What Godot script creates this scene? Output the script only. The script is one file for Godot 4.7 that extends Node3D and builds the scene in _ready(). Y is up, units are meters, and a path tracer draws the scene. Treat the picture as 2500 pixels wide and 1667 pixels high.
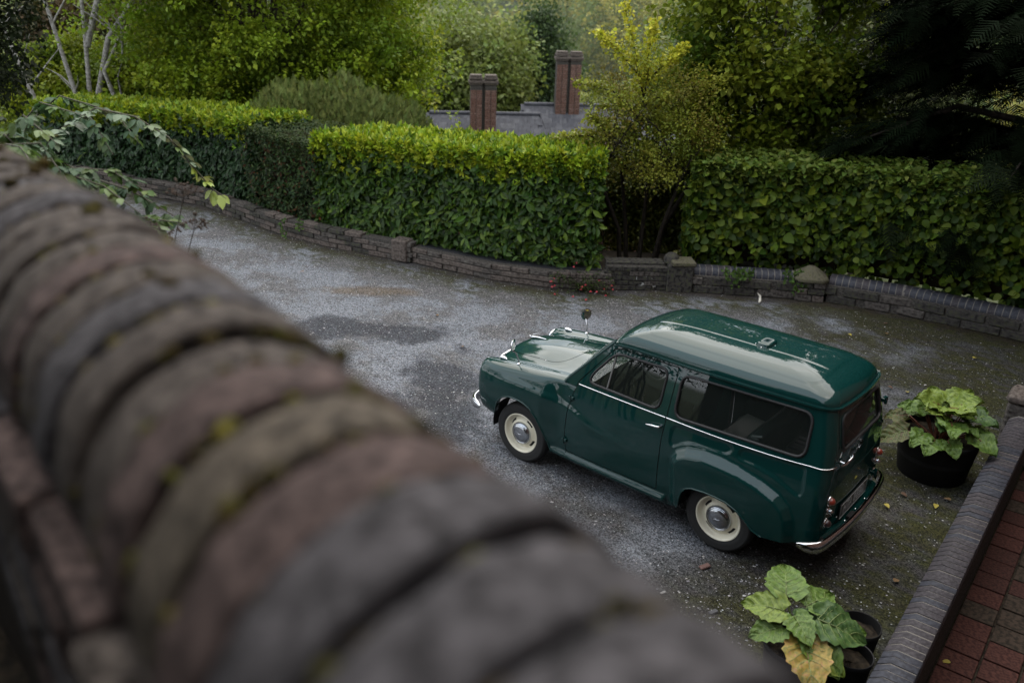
extends Node3D

var rng := RandomNumberGenerator.new()

func _ready() -> void:
	rng.seed = 7
	# ---- camera: f 30 mm, wide open, focused on the car
	var cam := Camera3D.new()
	cam.name = "camera"
	add_child(cam)
	var pitch := deg_to_rad(-22.334)
	cam.transform = Transform3D(Basis(Vector3.RIGHT, pitch) * Basis(Vector3.BACK, deg_to_rad(1.83)), Vector3(0, 4.08, 0))
	cam.fov = 43.396
	cam.near = 0.05
	cam.far = 600.0
	var at := CameraAttributesPhysical.new()
	at.frustum_focal_length = 30.16
	at.frustum_focus_distance = 7.6
	at.frustum_near = 0.05
	at.frustum_far = 600.0
	at.exposure_aperture = APERTURE
	cam.attributes = at
	cam.current = true
	# ---- sky: bright overcast with broken cloud
	var env := Environment.new()
	env.background_mode = Environment.BG_SKY
	env.tonemap_mode = Environment.TONE_MAPPER_LINEAR
	env.tonemap_exposure = EXPOSURE
	env.sdfgi_enabled = true
	env.ssao_enabled = true
	env.ssil_enabled = true
	env.volumetric_fog_enabled = true
	env.volumetric_fog_density = 0.0
	env.sky = Sky.new()
	env.sky.sky_material = make_sky()
	var we := WorldEnvironment.new()
	we.name = "environment"
	we.environment = env
	add_child(we)
	var sun := DirectionalLight3D.new()
	sun.name = "sun"
	add_child(sun)
	sun.rotation_degrees = Vector3(-62, 158, 0)
	sun.light_color = Color(1.0, 0.96, 0.90)
	sun.light_energy = SUN
	sun.light_angular_distance = 85.0
	sun.shadow_enabled = true
	build_all()

const APERTURE := 1.8
const EXPOSURE := 2.35
const SUN := 0.5
const SKY_GAIN := 1.35

func make_sky() -> PanoramaSkyMaterial:
	var w := 1024
	var h := 512
	var f := FastNoiseLite.new()
	f.seed = 11
	f.frequency = 1.6
	f.fractal_octaves = 5
	var im := Image.create(w, h, false, Image.FORMAT_RGBF)
	for y in h:
		var el := (0.5 - (y + 0.5) / h) * PI
		for x in w:
			var az := TAU * (x + 0.5) / w
			var d := Vector3(cos(az) * cos(el), sin(el), sin(az) * cos(el))
			var e: float = max(d.y, 0.0)
			var base := Color(0.68, 0.72, 0.77).lerp(Color(0.52, 0.58, 0.67), pow(e, 0.7))
			var q := Vector3(d.x, d.y * 1.3 + 0.2, d.z) / (0.45 + e)
			var n := f.get_noise_3dv(q * 1.1) * 0.5 + 0.5
			var cl: float = smoothstep(0.36, 0.66, n)
			var tone: float = 0.62 + 0.75 * smoothstep(0.45, 0.85, f.get_noise_3dv(q * 2.3 + Vector3(7, 3, 1)) * 0.5 + 0.5)
			base = base.lerp(Color(0.88, 0.88, 0.88) * tone, cl * 0.88)
			if d.y < 0.0:
				base = Color(0.10, 0.12, 0.09)
			im.set_pixel(x, y, Color(base.r * SKY_GAIN, base.g * SKY_GAIN, base.b * SKY_GAIN))
	var m := PanoramaSkyMaterial.new()
	m.panorama = ImageTexture.create_from_image(im)
	return m

func build_all() -> void:
	var t0 := Time.get_ticks_msec()
	make_materials()
	print("materials ", Time.get_ticks_msec() - t0)
	rng.seed = 100
	build_ground()
	print("ground ", Time.get_ticks_msec() - t0)
	rng.seed = 117
	build_walls()
	rng.seed = 134
	build_kerb_wall()
	rng.seed = 151
	build_parapet()
	print("walls ", Time.get_ticks_msec() - t0)
	rng.seed = 168
	build_house()
	rng.seed = 185
	build_haze()
	rng.seed = 202
	build_hedges()
	print("hedges ", Time.get_ticks_msec() - t0)
	rng.seed = 219
	build_trees()
	print("trees ", Time.get_ticks_msec() - t0)
	rng.seed = 236
	build_car()
	print("car ", Time.get_ticks_msec() - t0)
	rng.seed = 253
	build_pots()
	rng.seed = 270
	build_bramble()
	rng.seed = 287
	build_small()
	print("all ", Time.get_ticks_msec() - t0)

# ---------------------------------------------------------------- mesh helpers
class MB:
	var V := PackedVector3Array()
	var N := PackedVector3Array()
	var C := PackedColorArray()
	var U := PackedVector2Array()
	var I := PackedInt32Array()
	var col := Color.WHITE
	func vert(p: Vector3, n: Vector3, u := Vector2.ZERO) -> int:
		V.append(p); N.append(n); C.append(col); U.append(u)
		return V.size() - 1
	func tri(a: int, b: int, c: int) -> void:
		I.append(a); I.append(b); I.append(c)
	func quad(a: int, b: int, c: int, d: int) -> void:
		tri(a, b, c); tri(a, c, d)
	func flat(pts: Array, n: Vector3) -> void:
		var k := V.size()
		for p in pts:
			vert(p, n)
		for i in range(1, pts.size() - 1):
			tri(k, k + i, k + i + 1)
	func box(at: Vector3, size: Vector3, ch := 0.0, b := Basis()) -> void:
		var h := size * 0.5
		var c: float = min(ch, min(h.x, min(h.y, h.z)) * 0.9)
		var id := {}
		for sx in [-1, 1]:
			for sy in [-1, 1]:
				for sz in [-1, 1]:
					var p := Vector3(h.x * sx, h.y * sy, h.z * sz)
					var s := [sx, sy, sz]
					for a in 3:
						var q := p
						for o in 3:
							if o != a:
								q[o] -= s[o] * c
						var n := Vector3.ZERO
						n[a] = s[a]
						id[[sx, sy, sz, a]] = vert(at + b * q, (b * n).normalized())
		for a in 3:
			var o1 := (a + 1) % 3
			var o2 := (a + 2) % 3
			for sa in [-1, 1]:
				var k := []
				for q in [[-1, -1], [1, -1], [1, 1], [-1, 1]]:
					var s := [0, 0, 0]
					s[a] = sa; s[o1] = q[0]; s[o2] = q[1]
					k.append(id[[s[0], s[1], s[2], a]])
				quad(k[0], k[1], k[2], k[3])
		if c <= 0.0:
			return
		for a in 3:  # edges along axis a
			var o1 := (a + 1) % 3
			var o2 := (a + 2) % 3
			for q in [[-1, -1], [1, -1], [1, 1], [-1, 1]]:
				var s := [-1, 0, 0]
				s = [0, 0, 0]
				s[o1] = q[0]; s[o2] = q[1]
				s[a] = -1
				var lo := s.duplicate()
				s[a] = 1
				quad(id[[lo[0], lo[1], lo[2], o1]], id[[s[0], s[1], s[2], o1]], id[[s[0], s[1], s[2], o2]], id[[lo[0], lo[1], lo[2], o2]])
		for sx in [-1, 1]:
			for sy in [-1, 1]:
				for sz in [-1, 1]:
					tri(id[[sx, sy, sz, 0]], id[[sx, sy, sz, 1]], id[[sx, sy, sz, 2]])
	func grid(P: Array, cols: int, rows: int, wrap := false) -> void:
		# P holds rows*cols points, smooth normals by differences
		var k := V.size()
		for r in rows:
			for c in cols:
				var c0: int = (c - 1 + cols) % cols if wrap else max(c - 1, 0)
				var c1: int = (c + 1) % cols if wrap else min(c + 1, cols - 1)
				var du: Vector3 = P[r * cols + c1] - P[r * cols + c0]
				var dv: Vector3 = P[min(r + 1, rows - 1) * cols + c] - P[max(r - 1, 0) * cols + c]
				vert(P[r * cols + c], du.cross(dv).normalized(), Vector2(float(c) / cols, float(r) / rows))
		for r in rows - 1:
			for c in (cols if wrap else cols - 1):
				var d := (c + 1) % cols
				quad(k + r * cols + c, k + r * cols + d, k + (r + 1) * cols + d, k + (r + 1) * cols + c)
	func tube(path: Array, rad, sides := 8, caps := true) -> void:
		var n := path.size()
		var k := V.size()
		var side := Vector3.ZERO
		for i in n:
			var t: Vector3 = (path[min(i + 1, n - 1)] - path[max(i - 1, 0)]).normalized()
			if i == 0:
				side = t.cross(Vector3.UP if abs(t.y) < 0.9 else Vector3.RIGHT).normalized()
			side = (side - t * side.dot(t)).normalized()
			var up := t.cross(side)
			var r: float = rad[i] if rad is Array else rad
			for j in sides:
				var a := TAU * j / sides
				var d := side * cos(a) + up * sin(a)
				vert(path[i] + d * r, d, Vector2(float(j) / sides, float(i)))
		for i in n - 1:
			for j in sides:
				var d := (j + 1) % sides
				quad(k + i * sides + j, k + i * sides + d, k + (i + 1) * sides + d, k + (i + 1) * sides + j)
		if caps:
			for e in [0, n - 1]:
				var t: Vector3 = (path[1] - path[0]).normalized() * -1.0 if e == 0 else (path[n - 1] - path[n - 2]).normalized()
				var pts := []
				for j in sides:
					pts.append(V[k + e * sides + j])
				flat(pts, t)
	func sweep(path: Array, prof: Array, ups: Array, caps := true, closed := true, scales := []) -> void:
		# prof: Vector2 (along side, along up); smooth across profile where the turn is small
		var n := path.size()
		var m := prof.size()
		var k := V.size()
		var fr := []
		for i in n:
			var t: Vector3 = (path[min(i + 1, n - 1)] - path[max(i - 1, 0)]).normalized()
			var up: Vector3 = ups[i] if ups.size() > 1 else ups[0]
			var s := t.cross(up).normalized()
			up = s.cross(t).normalized()
			var sc: float = scales[i] if scales.size() > i else 1.0
			fr.append([s * sc, up * sc, s, up])
		var segs := m if closed else m - 1
		for e in segs:
			var a: Vector2 = prof[e]
			var b: Vector2 = prof[(e + 1) % m]
			var d := b - a
			var nn := Vector2(d.y, -d.x).normalized()
			var pv: Vector2 = prof[(e - 1 + m) % m] if closed or e > 0 else a * 2 - b
			var nx: Vector2 = prof[(e + 2) % m] if closed or e < m - 2 else b * 2 - a
			var na := Vector2((a - pv).y, -(a - pv).x).normalized()
			var nb := Vector2((nx - b).y, -(nx - b).x).normalized()
			na = (na + nn).normalized() if na.dot(nn) > 0.55 else nn
			nb = (nb + nn).normalized() if nb.dot(nn) > 0.55 else nn
			var q := V.size()
			for i in n:
				vert(path[i] + fr[i][0] * a.x + fr[i][1] * a.y, fr[i][2] * na.x + fr[i][3] * na.y)
				vert(path[i] + fr[i][0] * b.x + fr[i][1] * b.y, fr[i][2] * nb.x + fr[i][3] * nb.y)
			for i in n - 1:
				quad(q + i * 2, q + i * 2 + 1, q + i * 2 + 3, q + i * 2 + 2)
		if caps:
			for e in [0, n - 1]:
				var pts := []
				for p in prof:
					pts.append(path[e] + fr[e][0] * p.x + fr[e][1] * p.y)
				var t: Vector3 = path[0] - path[1] if e == 0 else path[n - 1] - path[n - 2]
				var mid := Vector3.ZERO
				for p in pts:
					mid += p / pts.size()
				var c0 := vert(mid, t.normalized())
				for p in pts:
					vert(p, t.normalized())
				for i in m:
					tri(c0, c0 + 1 + i, c0 + 1 + (i + 1) % m)
	func lathe(prof: Array, x: Transform3D, seg := 24, arc := TAU, from := 0.0) -> void:
		# prof: Vector2(radius, height along y)
		var m := prof.size()
		for e in m - 1:
			var a: Vector2 = prof[e]
			var b: Vector2 = prof[e + 1]
			var nn := Vector2((b - a).y, -(b - a).x).normalized()
			var na := nn
			var nb := nn
			if e > 0:
				var w: Vector2 = a - prof[e - 1]
				var z := Vector2(w.y, -w.x).normalized()
				if z.dot(nn) > 0.6:
					na = (z + nn).normalized()
			if e < m - 2:
				var w: Vector2 = prof[e + 2] - b
				var z := Vector2(w.y, -w.x).normalized()
				if z.dot(nn) > 0.6:
					nb = (z + nn).normalized()
			var k := V.size()
			for j in seg + 1:
				var an := from + arc * j / seg
				var d := Vector3(cos(an), 0, sin(an))
				vert(x * (d * a.x + Vector3.UP * a.y), (x.basis * (d * na.x + Vector3.UP * na.y)).normalized(), Vector2(float(j) / seg, a.y))
				vert(x * (d * b.x + Vector3.UP * b.y), (x.basis * (d * nb.x + Vector3.UP * nb.y)).normalized(), Vector2(float(j) / seg, b.y))
			for j in seg:
				quad(k + j * 2, k + j * 2 + 1, k + j * 2 + 3, k + j * 2 + 2)
	func add(s: Surf, idx: PackedInt32Array, mirror := false) -> void:
		var map := {}
		for i in idx:
			if not map.has(i):
				var p: Vector3 = s.V[i]
				var n: Vector3 = s.N[i]
				if mirror:
					p.z = -p.z
					n.z = -n.z
				map[i] = vert(p, n)
			I.append(map[i])
	func commit() -> ArrayMesh:
		var k := 0
		while k < I.size():
			var a := I[k]
			var b := I[k + 1]
			var c := I[k + 2]
			if (V[b] - V[a]).cross(V[c] - V[a]).dot(N[a] + N[b] + N[c]) > 0.0:
				I[k + 1] = c
				I[k + 2] = b
			k += 3
		var ar := []
		ar.resize(Mesh.ARRAY_MAX)
		ar[Mesh.ARRAY_VERTEX] = V
		ar[Mesh.ARRAY_NORMAL] = N
		ar[Mesh.ARRAY_COLOR] = C
		ar[Mesh.ARRAY_TEX_UV] = U
		ar[Mesh.ARRAY_INDEX] = I
		var am := ArrayMesh.new()
		am.add_surface_from_arrays(Mesh.PRIMITIVE_TRIANGLES, ar)
		return am

# a surface that can be cut along the zero line of a field
class Surf:
	var V := PackedVector3Array()
	var N := PackedVector3Array()
	var I := PackedInt32Array()
	func from_grid(P: Array, cols: int, rows: int, outward: Vector3) -> void:
		var k := V.size()
		for r in rows:
			for c in cols:
				var du: Vector3 = P[r * cols + min(c + 1, cols - 1)] - P[r * cols + max(c - 1, 0)]
				var dv: Vector3 = P[min(r + 1, rows - 1) * cols + c] - P[max(r - 1, 0) * cols + c]
				var n := du.cross(dv).normalized()
				V.append(P[r * cols + c])
				N.append(n)
		if N[k + (rows / 2) * cols + cols / 2].dot(outward) < 0.0:
			for i in range(k, N.size()):
				N[i] = -N[i]
		for r in rows - 1:
			for c in cols - 1:
				var a := k + r * cols + c
				for t in [a, a + 1, a + cols + 1, a, a + cols + 1, a + cols]:
					I.append(t)
	func cut(idx: PackedInt32Array, f: Callable, off := 0.0) -> Array:
		# [where f < off, where f > off]
		var F := {}
		var neg := PackedInt32Array()
		var pos := PackedInt32Array()
		var t := 0
		while t < idx.size():
			var w := [0.0, 0.0, 0.0]
			var c := 0
			for e in 3:
				var i := idx[t + e]
				if not F.has(i):
					F[i] = f.call(V[i]) - off
				w[e] = F[i]
				if w[e] < 0.0:
					c += 1
			if c == 3:
				neg.append_array([idx[t], idx[t + 1], idx[t + 2]])
			elif c == 0:
				pos.append_array([idx[t], idx[t + 1], idx[t + 2]])
			else:
				var pn := []
				var pp := []
				for e in 3:
					var a := idx[t + e]
					var b := idx[t + (e + 1) % 3]
					var wa: float = w[e]
					var wb: float = w[(e + 1) % 3]
					if wa < 0.0:
						pn.append(a)
					else:
						pp.append(a)
					if (wa < 0.0) != (wb < 0.0):
						var s := wa / (wa - wb)
						V.append(V[a].lerp(V[b], s))
						N.append(N[a].lerp(N[b], s).normalized())
						F[V.size() - 1] = 0.0
						pn.append(V.size() - 1)
						pp.append(V.size() - 1)
				for e in range(1, pn.size() - 1):
					neg.append_array([pn[0], pn[e], pn[e + 1]])
				for e in range(1, pp.size() - 1):
					pos.append_array([pp[0], pp[e], pp[e + 1]])
			t += 3
		return [neg, pos]

static func sd(p: Vector2, poly: Array) -> float:
	var d := 1e9
	var inside := false
	var n := poly.size()
	var j := n - 1
	for i in n:
		var a: Vector2 = poly[j]
		var b: Vector2 = poly[i]
		var e := b - a
		var w := p - a
		var t: float = clamp(w.dot(e) / max(e.length_squared(), 1e-9), 0.0, 1.0)
		d = min(d, (w - e * t).length_squared())
		if (a.y > p.y) != (b.y > p.y) and p.x < (b.x - a.x) * (p.y - a.y) / (b.y - a.y) + a.x:
			inside = not inside
		j = i
	return -sqrt(d) if inside else sqrt(d)

static func rounded(pts: Array, r: float, k := 5) -> Array:
	var o := []
	var n := pts.size()
	for i in n:
		var p: Vector2 = pts[i]
		var a: Vector2 = pts[(i - 1 + n) % n]
		var b: Vector2 = pts[(i + 1) % n]
		var ra: float = min(r, (a - p).length() * 0.48)
		var rb: float = min(r, (b - p).length() * 0.48)
		var s := p + (a - p).normalized() * ra
		var e := p + (b - p).normalized() * rb
		for q in k + 1:
			var t := float(q) / k
			o.append(s.lerp(p, t).lerp(p.lerp(e, t), t))
	return o

static func tab(xs: Array, ys: Array, x: float) -> float:
	var n := xs.size()
	if x <= xs[0]:
		return ys[0]
	if x >= xs[n - 1]:
		return ys[n - 1]
	var i := 0
	while x > xs[i + 1]:
		i += 1
	var h: float = xs[i + 1] - xs[i]
	var t: float = (x - xs[i]) / h
	var m0: float = (ys[i + 1] - ys[i - 1]) / (xs[i + 1] - xs[i - 1]) * h if i > 0 else ys[i + 1] - ys[i]
	var m1: float = (ys[i + 2] - ys[i]) / (xs[i + 2] - xs[i]) * h if i < n - 2 else ys[i + 1] - ys[i]
	var t2 := t * t
	var t3 := t2 * t
	return (2 * t3 - 3 * t2 + 1) * ys[i] + (t3 - 2 * t2 + t) * m0 + (-2 * t3 + 3 * t2) * ys[i + 1] + (t3 - t2) * m1

static func lin(xs: Array, ys: Array, x: float) -> float:
	var n := xs.size()
	if x <= xs[0]:
		return ys[0]
	for i in n - 1:
		if x <= xs[i + 1]:
			return lerp(float(ys[i]), float(ys[i + 1]), (x - xs[i]) / (xs[i + 1] - xs[i]))
	return ys[n - 1]

# ---------------------------------------------------------------- scene helpers
var taken := {}
func numbered(called: String) -> String:
	taken[called] = taken.get(called, 0) + 1
	return called if taken[called] == 1 else "%s_%03d" % [called, taken[called] - 1]

func tag(o: Node3D, label: String, category: String, group := "", kind := "") -> Node3D:
	if label:
		o.set_meta("label", label)
	if category:
		o.set_meta("category", category)
	if group:
		o.set_meta("group", group)
	if kind:
		o.set_meta("kind", kind)
	return o

func thing(called: String, label: String, category: String, at := Vector3.ZERO, group := "") -> Node3D:
	var o := Node3D.new()
	o.name = numbered(called)
	add_child(o)
	o.position = at
	return tag(o, label, category, group, "thing")

func part(called: String, mesh, m: Material, parent: Node3D, x := Transform3D()) -> MeshInstance3D:
	var o := MeshInstance3D.new()
	o.name = called if parent != self else numbered(called)
	o.mesh = mesh.commit() if mesh is MB else mesh
	o.material_override = m
	o.transform = x
	parent.add_child(o, true)
	return o

func swarm(called: String, mesh: Mesh, m: Material, parent: Node3D, xs: Array, cs: Array) -> MultiMeshInstance3D:
	var mm := MultiMesh.new()
	mm.transform_format = MultiMesh.TRANSFORM_3D
	mm.use_colors = true
	mm.mesh = mesh
	mm.instance_count = xs.size()
	var b := PackedFloat32Array()
	b.resize(xs.size() * 16)
	var k := 0
	for i in xs.size():
		var t: Transform3D = xs[i]
		var c: Color = cs[i]
		b[k] = t.basis.x.x; b[k + 1] = t.basis.y.x; b[k + 2] = t.basis.z.x; b[k + 3] = t.origin.x
		b[k + 4] = t.basis.x.y; b[k + 5] = t.basis.y.y; b[k + 6] = t.basis.z.y; b[k + 7] = t.origin.y
		b[k + 8] = t.basis.x.z; b[k + 9] = t.basis.y.z; b[k + 10] = t.basis.z.z; b[k + 11] = t.origin.z
		b[k + 12] = c.r; b[k + 13] = c.g; b[k + 14] = c.b; b[k + 15] = 1.0
		k += 16
	mm.buffer = b
	var o := MultiMeshInstance3D.new()
	o.name = called if parent != self else numbered(called)
	o.multimesh = mm
	o.material_override = m
	o.set_meta("kind", "stuff")
	parent.add_child(o, true)
	return o

func noise_image(size: int, freq: float, seed_: int, kind := 0, oct := 4) -> Image:
	var f := FastNoiseLite.new()
	f.seed = seed_
	f.frequency = freq
	f.fractal_octaves = oct
	if kind == 0:
		f.noise_type = FastNoiseLite.TYPE_SIMPLEX_SMOOTH
	else:
		f.noise_type = FastNoiseLite.TYPE_CELLULAR
		f.fractal_type = FastNoiseLite.FRACTAL_NONE
		f.cellular_return_type = FastNoiseLite.RETURN_CELL_VALUE if kind == 1 else FastNoiseLite.RETURN_DISTANCE
		f.cellular_jitter = 1.0
	return f.get_seamless_image(size, size, false, false, 0.12)

func ramp_tex(im: Image, stops: Array, cols: Array) -> ImageTexture:
	# colours given as linear base colours
	var w := im.get_width()
	var lut := []
	for i in 256:
		var t := i / 255.0
		var k := 0
		while k < stops.size() - 2 and t > stops[k + 1]:
			k += 1
		var c: Color = cols[k].lerp(cols[k + 1], clamp((t - stops[k]) / (stops[k + 1] - stops[k]), 0.0, 1.0))
		lut.append(c.linear_to_srgb())
	var src := im.duplicate()
	src.convert(Image.FORMAT_L8)
	var d: PackedByteArray = src.get_data()
	var o := PackedByteArray()
	o.resize(w * w * 3)
	for i in w * w:
		var c: Color = lut[d[i]]
		o[i * 3] = int(c.r * 255.0 + 0.5)
		o[i * 3 + 1] = int(c.g * 255.0 + 0.5)
		o[i * 3 + 2] = int(c.b * 255.0 + 0.5)
	return ImageTexture.create_from_image(Image.create_from_data(w, w, false, Image.FORMAT_RGB8, o))

func bump_tex(im: Image, strength: float) -> ImageTexture:
	var b := im.duplicate()
	b.convert(Image.FORMAT_RGBA8)
	b.bump_map_to_normal_map(strength)
	return ImageTexture.create_from_image(b)

func mat(c: Color, rough := 0.8, metal := 0.0, spec := 0.5) -> StandardMaterial3D:
	# c is a linear base colour
	var m := StandardMaterial3D.new()
	m.albedo_color = c.linear_to_srgb()
	m.roughness = rough
	m.metallic = metal
	m.metallic_specular = spec
	return m

func triplanar(m: StandardMaterial3D, scale: float, world := true) -> StandardMaterial3D:
	m.uv1_triplanar = true
	m.uv1_world_triplanar = world
	m.uv1_scale = Vector3.ONE * scale
	return m

# ---------------------------------------------------------------- the green estate car
# drawn in metres: x forward from the front axle, y up, n outward to the side (local z = -n on the kerb side seen here)
const WING := [[-1.595, 0.20], [-1.587, 0.33], [-1.563, 0.54], [-1.552, 0.67], [-1.593, 0.745], [-1.682, 0.796], [-1.833, 0.826], [-1.98, 0.824], [-2.131, 0.808], [-2.327, 0.766], [-2.474, 0.708], [-2.560, 0.640], [-2.605, 0.55], [-2.632, 0.42], [-2.636, 0.20]]
const PRESS_A := [[-1.527, 0.775], [-1.561, 0.752], [-1.640, 0.808], [-1.711, 0.836], [-2.000, 0.852], [-2.044, 0.880], [-2.046, 0.918], [-2.007, 0.940], [-1.556, 0.926], [-1.524, 0.895]]
const PRESS_B := [[-2.606, 0.945], [-2.621, 0.765], [-2.604, 0.733], [-2.553, 0.752], [-2.395, 0.820], [-2.252, 0.850], [-2.128, 0.853], [-2.103, 0.866], [-2.103, 0.909], [-2.134, 0.938], [-2.58, 0.960]]
const DOOR := [[-0.575, 0.985], [-0.845, 1.322], [-0.875, 1.352], [-0.93, 1.366], [-1.470, 1.372], [-1.474, 1.30], [-1.460, 0.97], [-1.451, 0.766], [-1.457, 0.326], [-1.445, 0.316], [-0.53, 0.306], [-0.512, 0.318], [-0.500, 0.42], [-0.497, 0.52], [-0.506, 0.684], [-0.531, 0.842]]
const DOOR_WINDOW := [[-0.892, 1.322], [-1.392, 1.334], [-1.378, 1.000], [-0.68, 1.008], [-0.70, 1.09]]
const SIDE_WINDOW := [[-1.520, 1.333], [-2.570, 1.352], [-2.580, 1.020], [-1.520, 0.992]]
var wing := []
var press_a := []
var press_b := []
var door_out := []
var door_win := []
var side_win := []
var tail_win := []
var bonnet_out := []

func pts(a: Array) -> Array:
	var o := []
	for p in a:
		o.append(Vector2(p[0], p[1]))
	return o

func cv(x: float, y: float, n: float) -> Vector3:
	return Vector3(x, y, -n)

func side_n(x: float, y: float) -> float:
	var n: float = tab([0.16, 0.20, 0.30, 0.45, 0.65, 0.80, 0.95, 1.10, 1.25, 1.41], [0.585, 0.61, 0.640, 0.652, 0.648, 0.634, 0.606, 0.574, 0.539, 0.500], y)
	var f: float = clamp((x + 1.6) / 1.1, 0.0, 1.4)
	n -= 0.028 * f * f
	var g: float = clamp((-1.6 - x) / 1.1, 0.0, 1.3)
	n -= 0.022 * g * g
	# swage running back from the front wing
	if x > -1.55:
		var yc: float = tab([-1.5, -1.24, -1.0, -0.76, -0.5, -0.24, 0.03], [0.64, 0.65, 0.662, 0.695, 0.775, 0.81, 0.83], x)
		n += 0.013 * smoothstep(-1.45, -0.50, x) * smoothstep(yc + 0.012, yc - 0.075, y)
		# rounded sill
		var s: float = clamp((0.298 - y) / 0.10, 0.0, 1.0)
		n += 0.036 * sin(PI * min(s, 1.0)) * smoothstep(-1.62, -1.52, x)
	if x < -1.50 and y < 1.0:
		var d := -sd(Vector2(x, y), wing)
		if d > 0.0:
			var t: float = clamp(d / 0.075, 0.0, 1.0)
			n += 0.058 * (0.55 * t + 0.45 * t * t * (3.0 - 2.0 * t))
		if y > 0.70:
			for pr in [press_a, press_b]:
				var e := sd(Vector2(x, y), pr)
				n -= 0.010 * smoothstep(0.008, -0.008, e)
	return n

func tail_x(y: float) -> float:
	return tab([0.2, 0.40, 0.85, 1.10, 1.41], [-2.775, -2.785, -2.785, -2.765, -2.70], y)

func tail_point(y: float, n: float) -> Vector3:
	var rc := 0.10
	var xe := tail_x(y) + rc
	var nc: float = side_n(xe, y) - rc
	var x: float = tail_x(y) - 0.02 * (1.0 - pow(min(abs(n) / nc, 1.0), 2.0))
	return cv(x, y, n)

func roof_edge(a: float) -> Vector2:
	# plan of the gutter: a 0 at the windscreen's middle, 1 at the tail's middle
	var P := []
	if a < 0.17:
		var t := a / 0.17
		return Vector2(lerp(-0.790, -0.862, t * t), 0.455 * t)
	if a < 0.24:
		var t := (a - 0.17) / 0.07
		var p := Vector2(-0.862, 0.455).lerp(Vector2(-0.868, 0.492), t)
		return p.lerp(Vector2(-0.868, 0.492).lerp(Vector2(-0.93, 0.500), t), t)
	if a < 0.78:
		var t := (a - 0.24) / 0.54
		var x: float = lerp(-0.93, -2.555, t)
		return Vector2(x, 0.500 + 0.018 * sin(PI * t) - 0.012 * t)
	if a < 0.86:
		var t := (a - 0.78) / 0.08
		var s := Vector2(-2.555, 0.488)
		var e := Vector2(-2.705, 0.345)
		var c := Vector2(-2.70, 0.478)
		return s.lerp(c, t).lerp(c.lerp(e, t), t)
	var t2 := (a - 0.86) / 0.14
	return Vector2(-2.705 - 0.022 * (1.0 - (1.0 - t2) * (1.0 - t2)), 0.345 * (1.0 - t2))

func roof_point(a: float, r: float) -> Vector3:
	var o := roof_edge(a)
	var c := Vector2(-1.80, 0.0)
	var p := c + (o - c) * r
	var along: float = abs(o.x - c.x) / 0.95
	var end: float = smoothstep(0.80, 1.0, along) * smoothstep(0.53, 0.30, o.y)
	var e: float = lerp(2.9, 4.8 if o.x < c.x else 3.4, end)
	var front: float = clamp((p.x + 1.30) / 0.5, 0.0, 1.0)
	var y: float = 1.405 + 0.175 * pow(max(1.0 - pow(r, e), 0.0), 0.50)
	y -= 0.022 * front * front * r
	# pressed panel
	var q := Vector2(p.x + 1.79, p.y)
	var panel: float = max(abs(q.x) - 0.74, abs(q.y) - 0.405)
	var rr := Vector2(max(abs(q.x) - 0.62, 0.0), max(abs(q.y) - 0.285, 0.0)).length() - 0.12
	y += 0.0035 * smoothstep(0.008, -0.008, rr if panel > -0.12 else -0.1)
	y += 0.003 * smoothstep(0.148, 0.135, abs(p.y)) * smoothstep(0.75, 0.72, abs(q.x))
	return cv(p.x, y, p.y)

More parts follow.
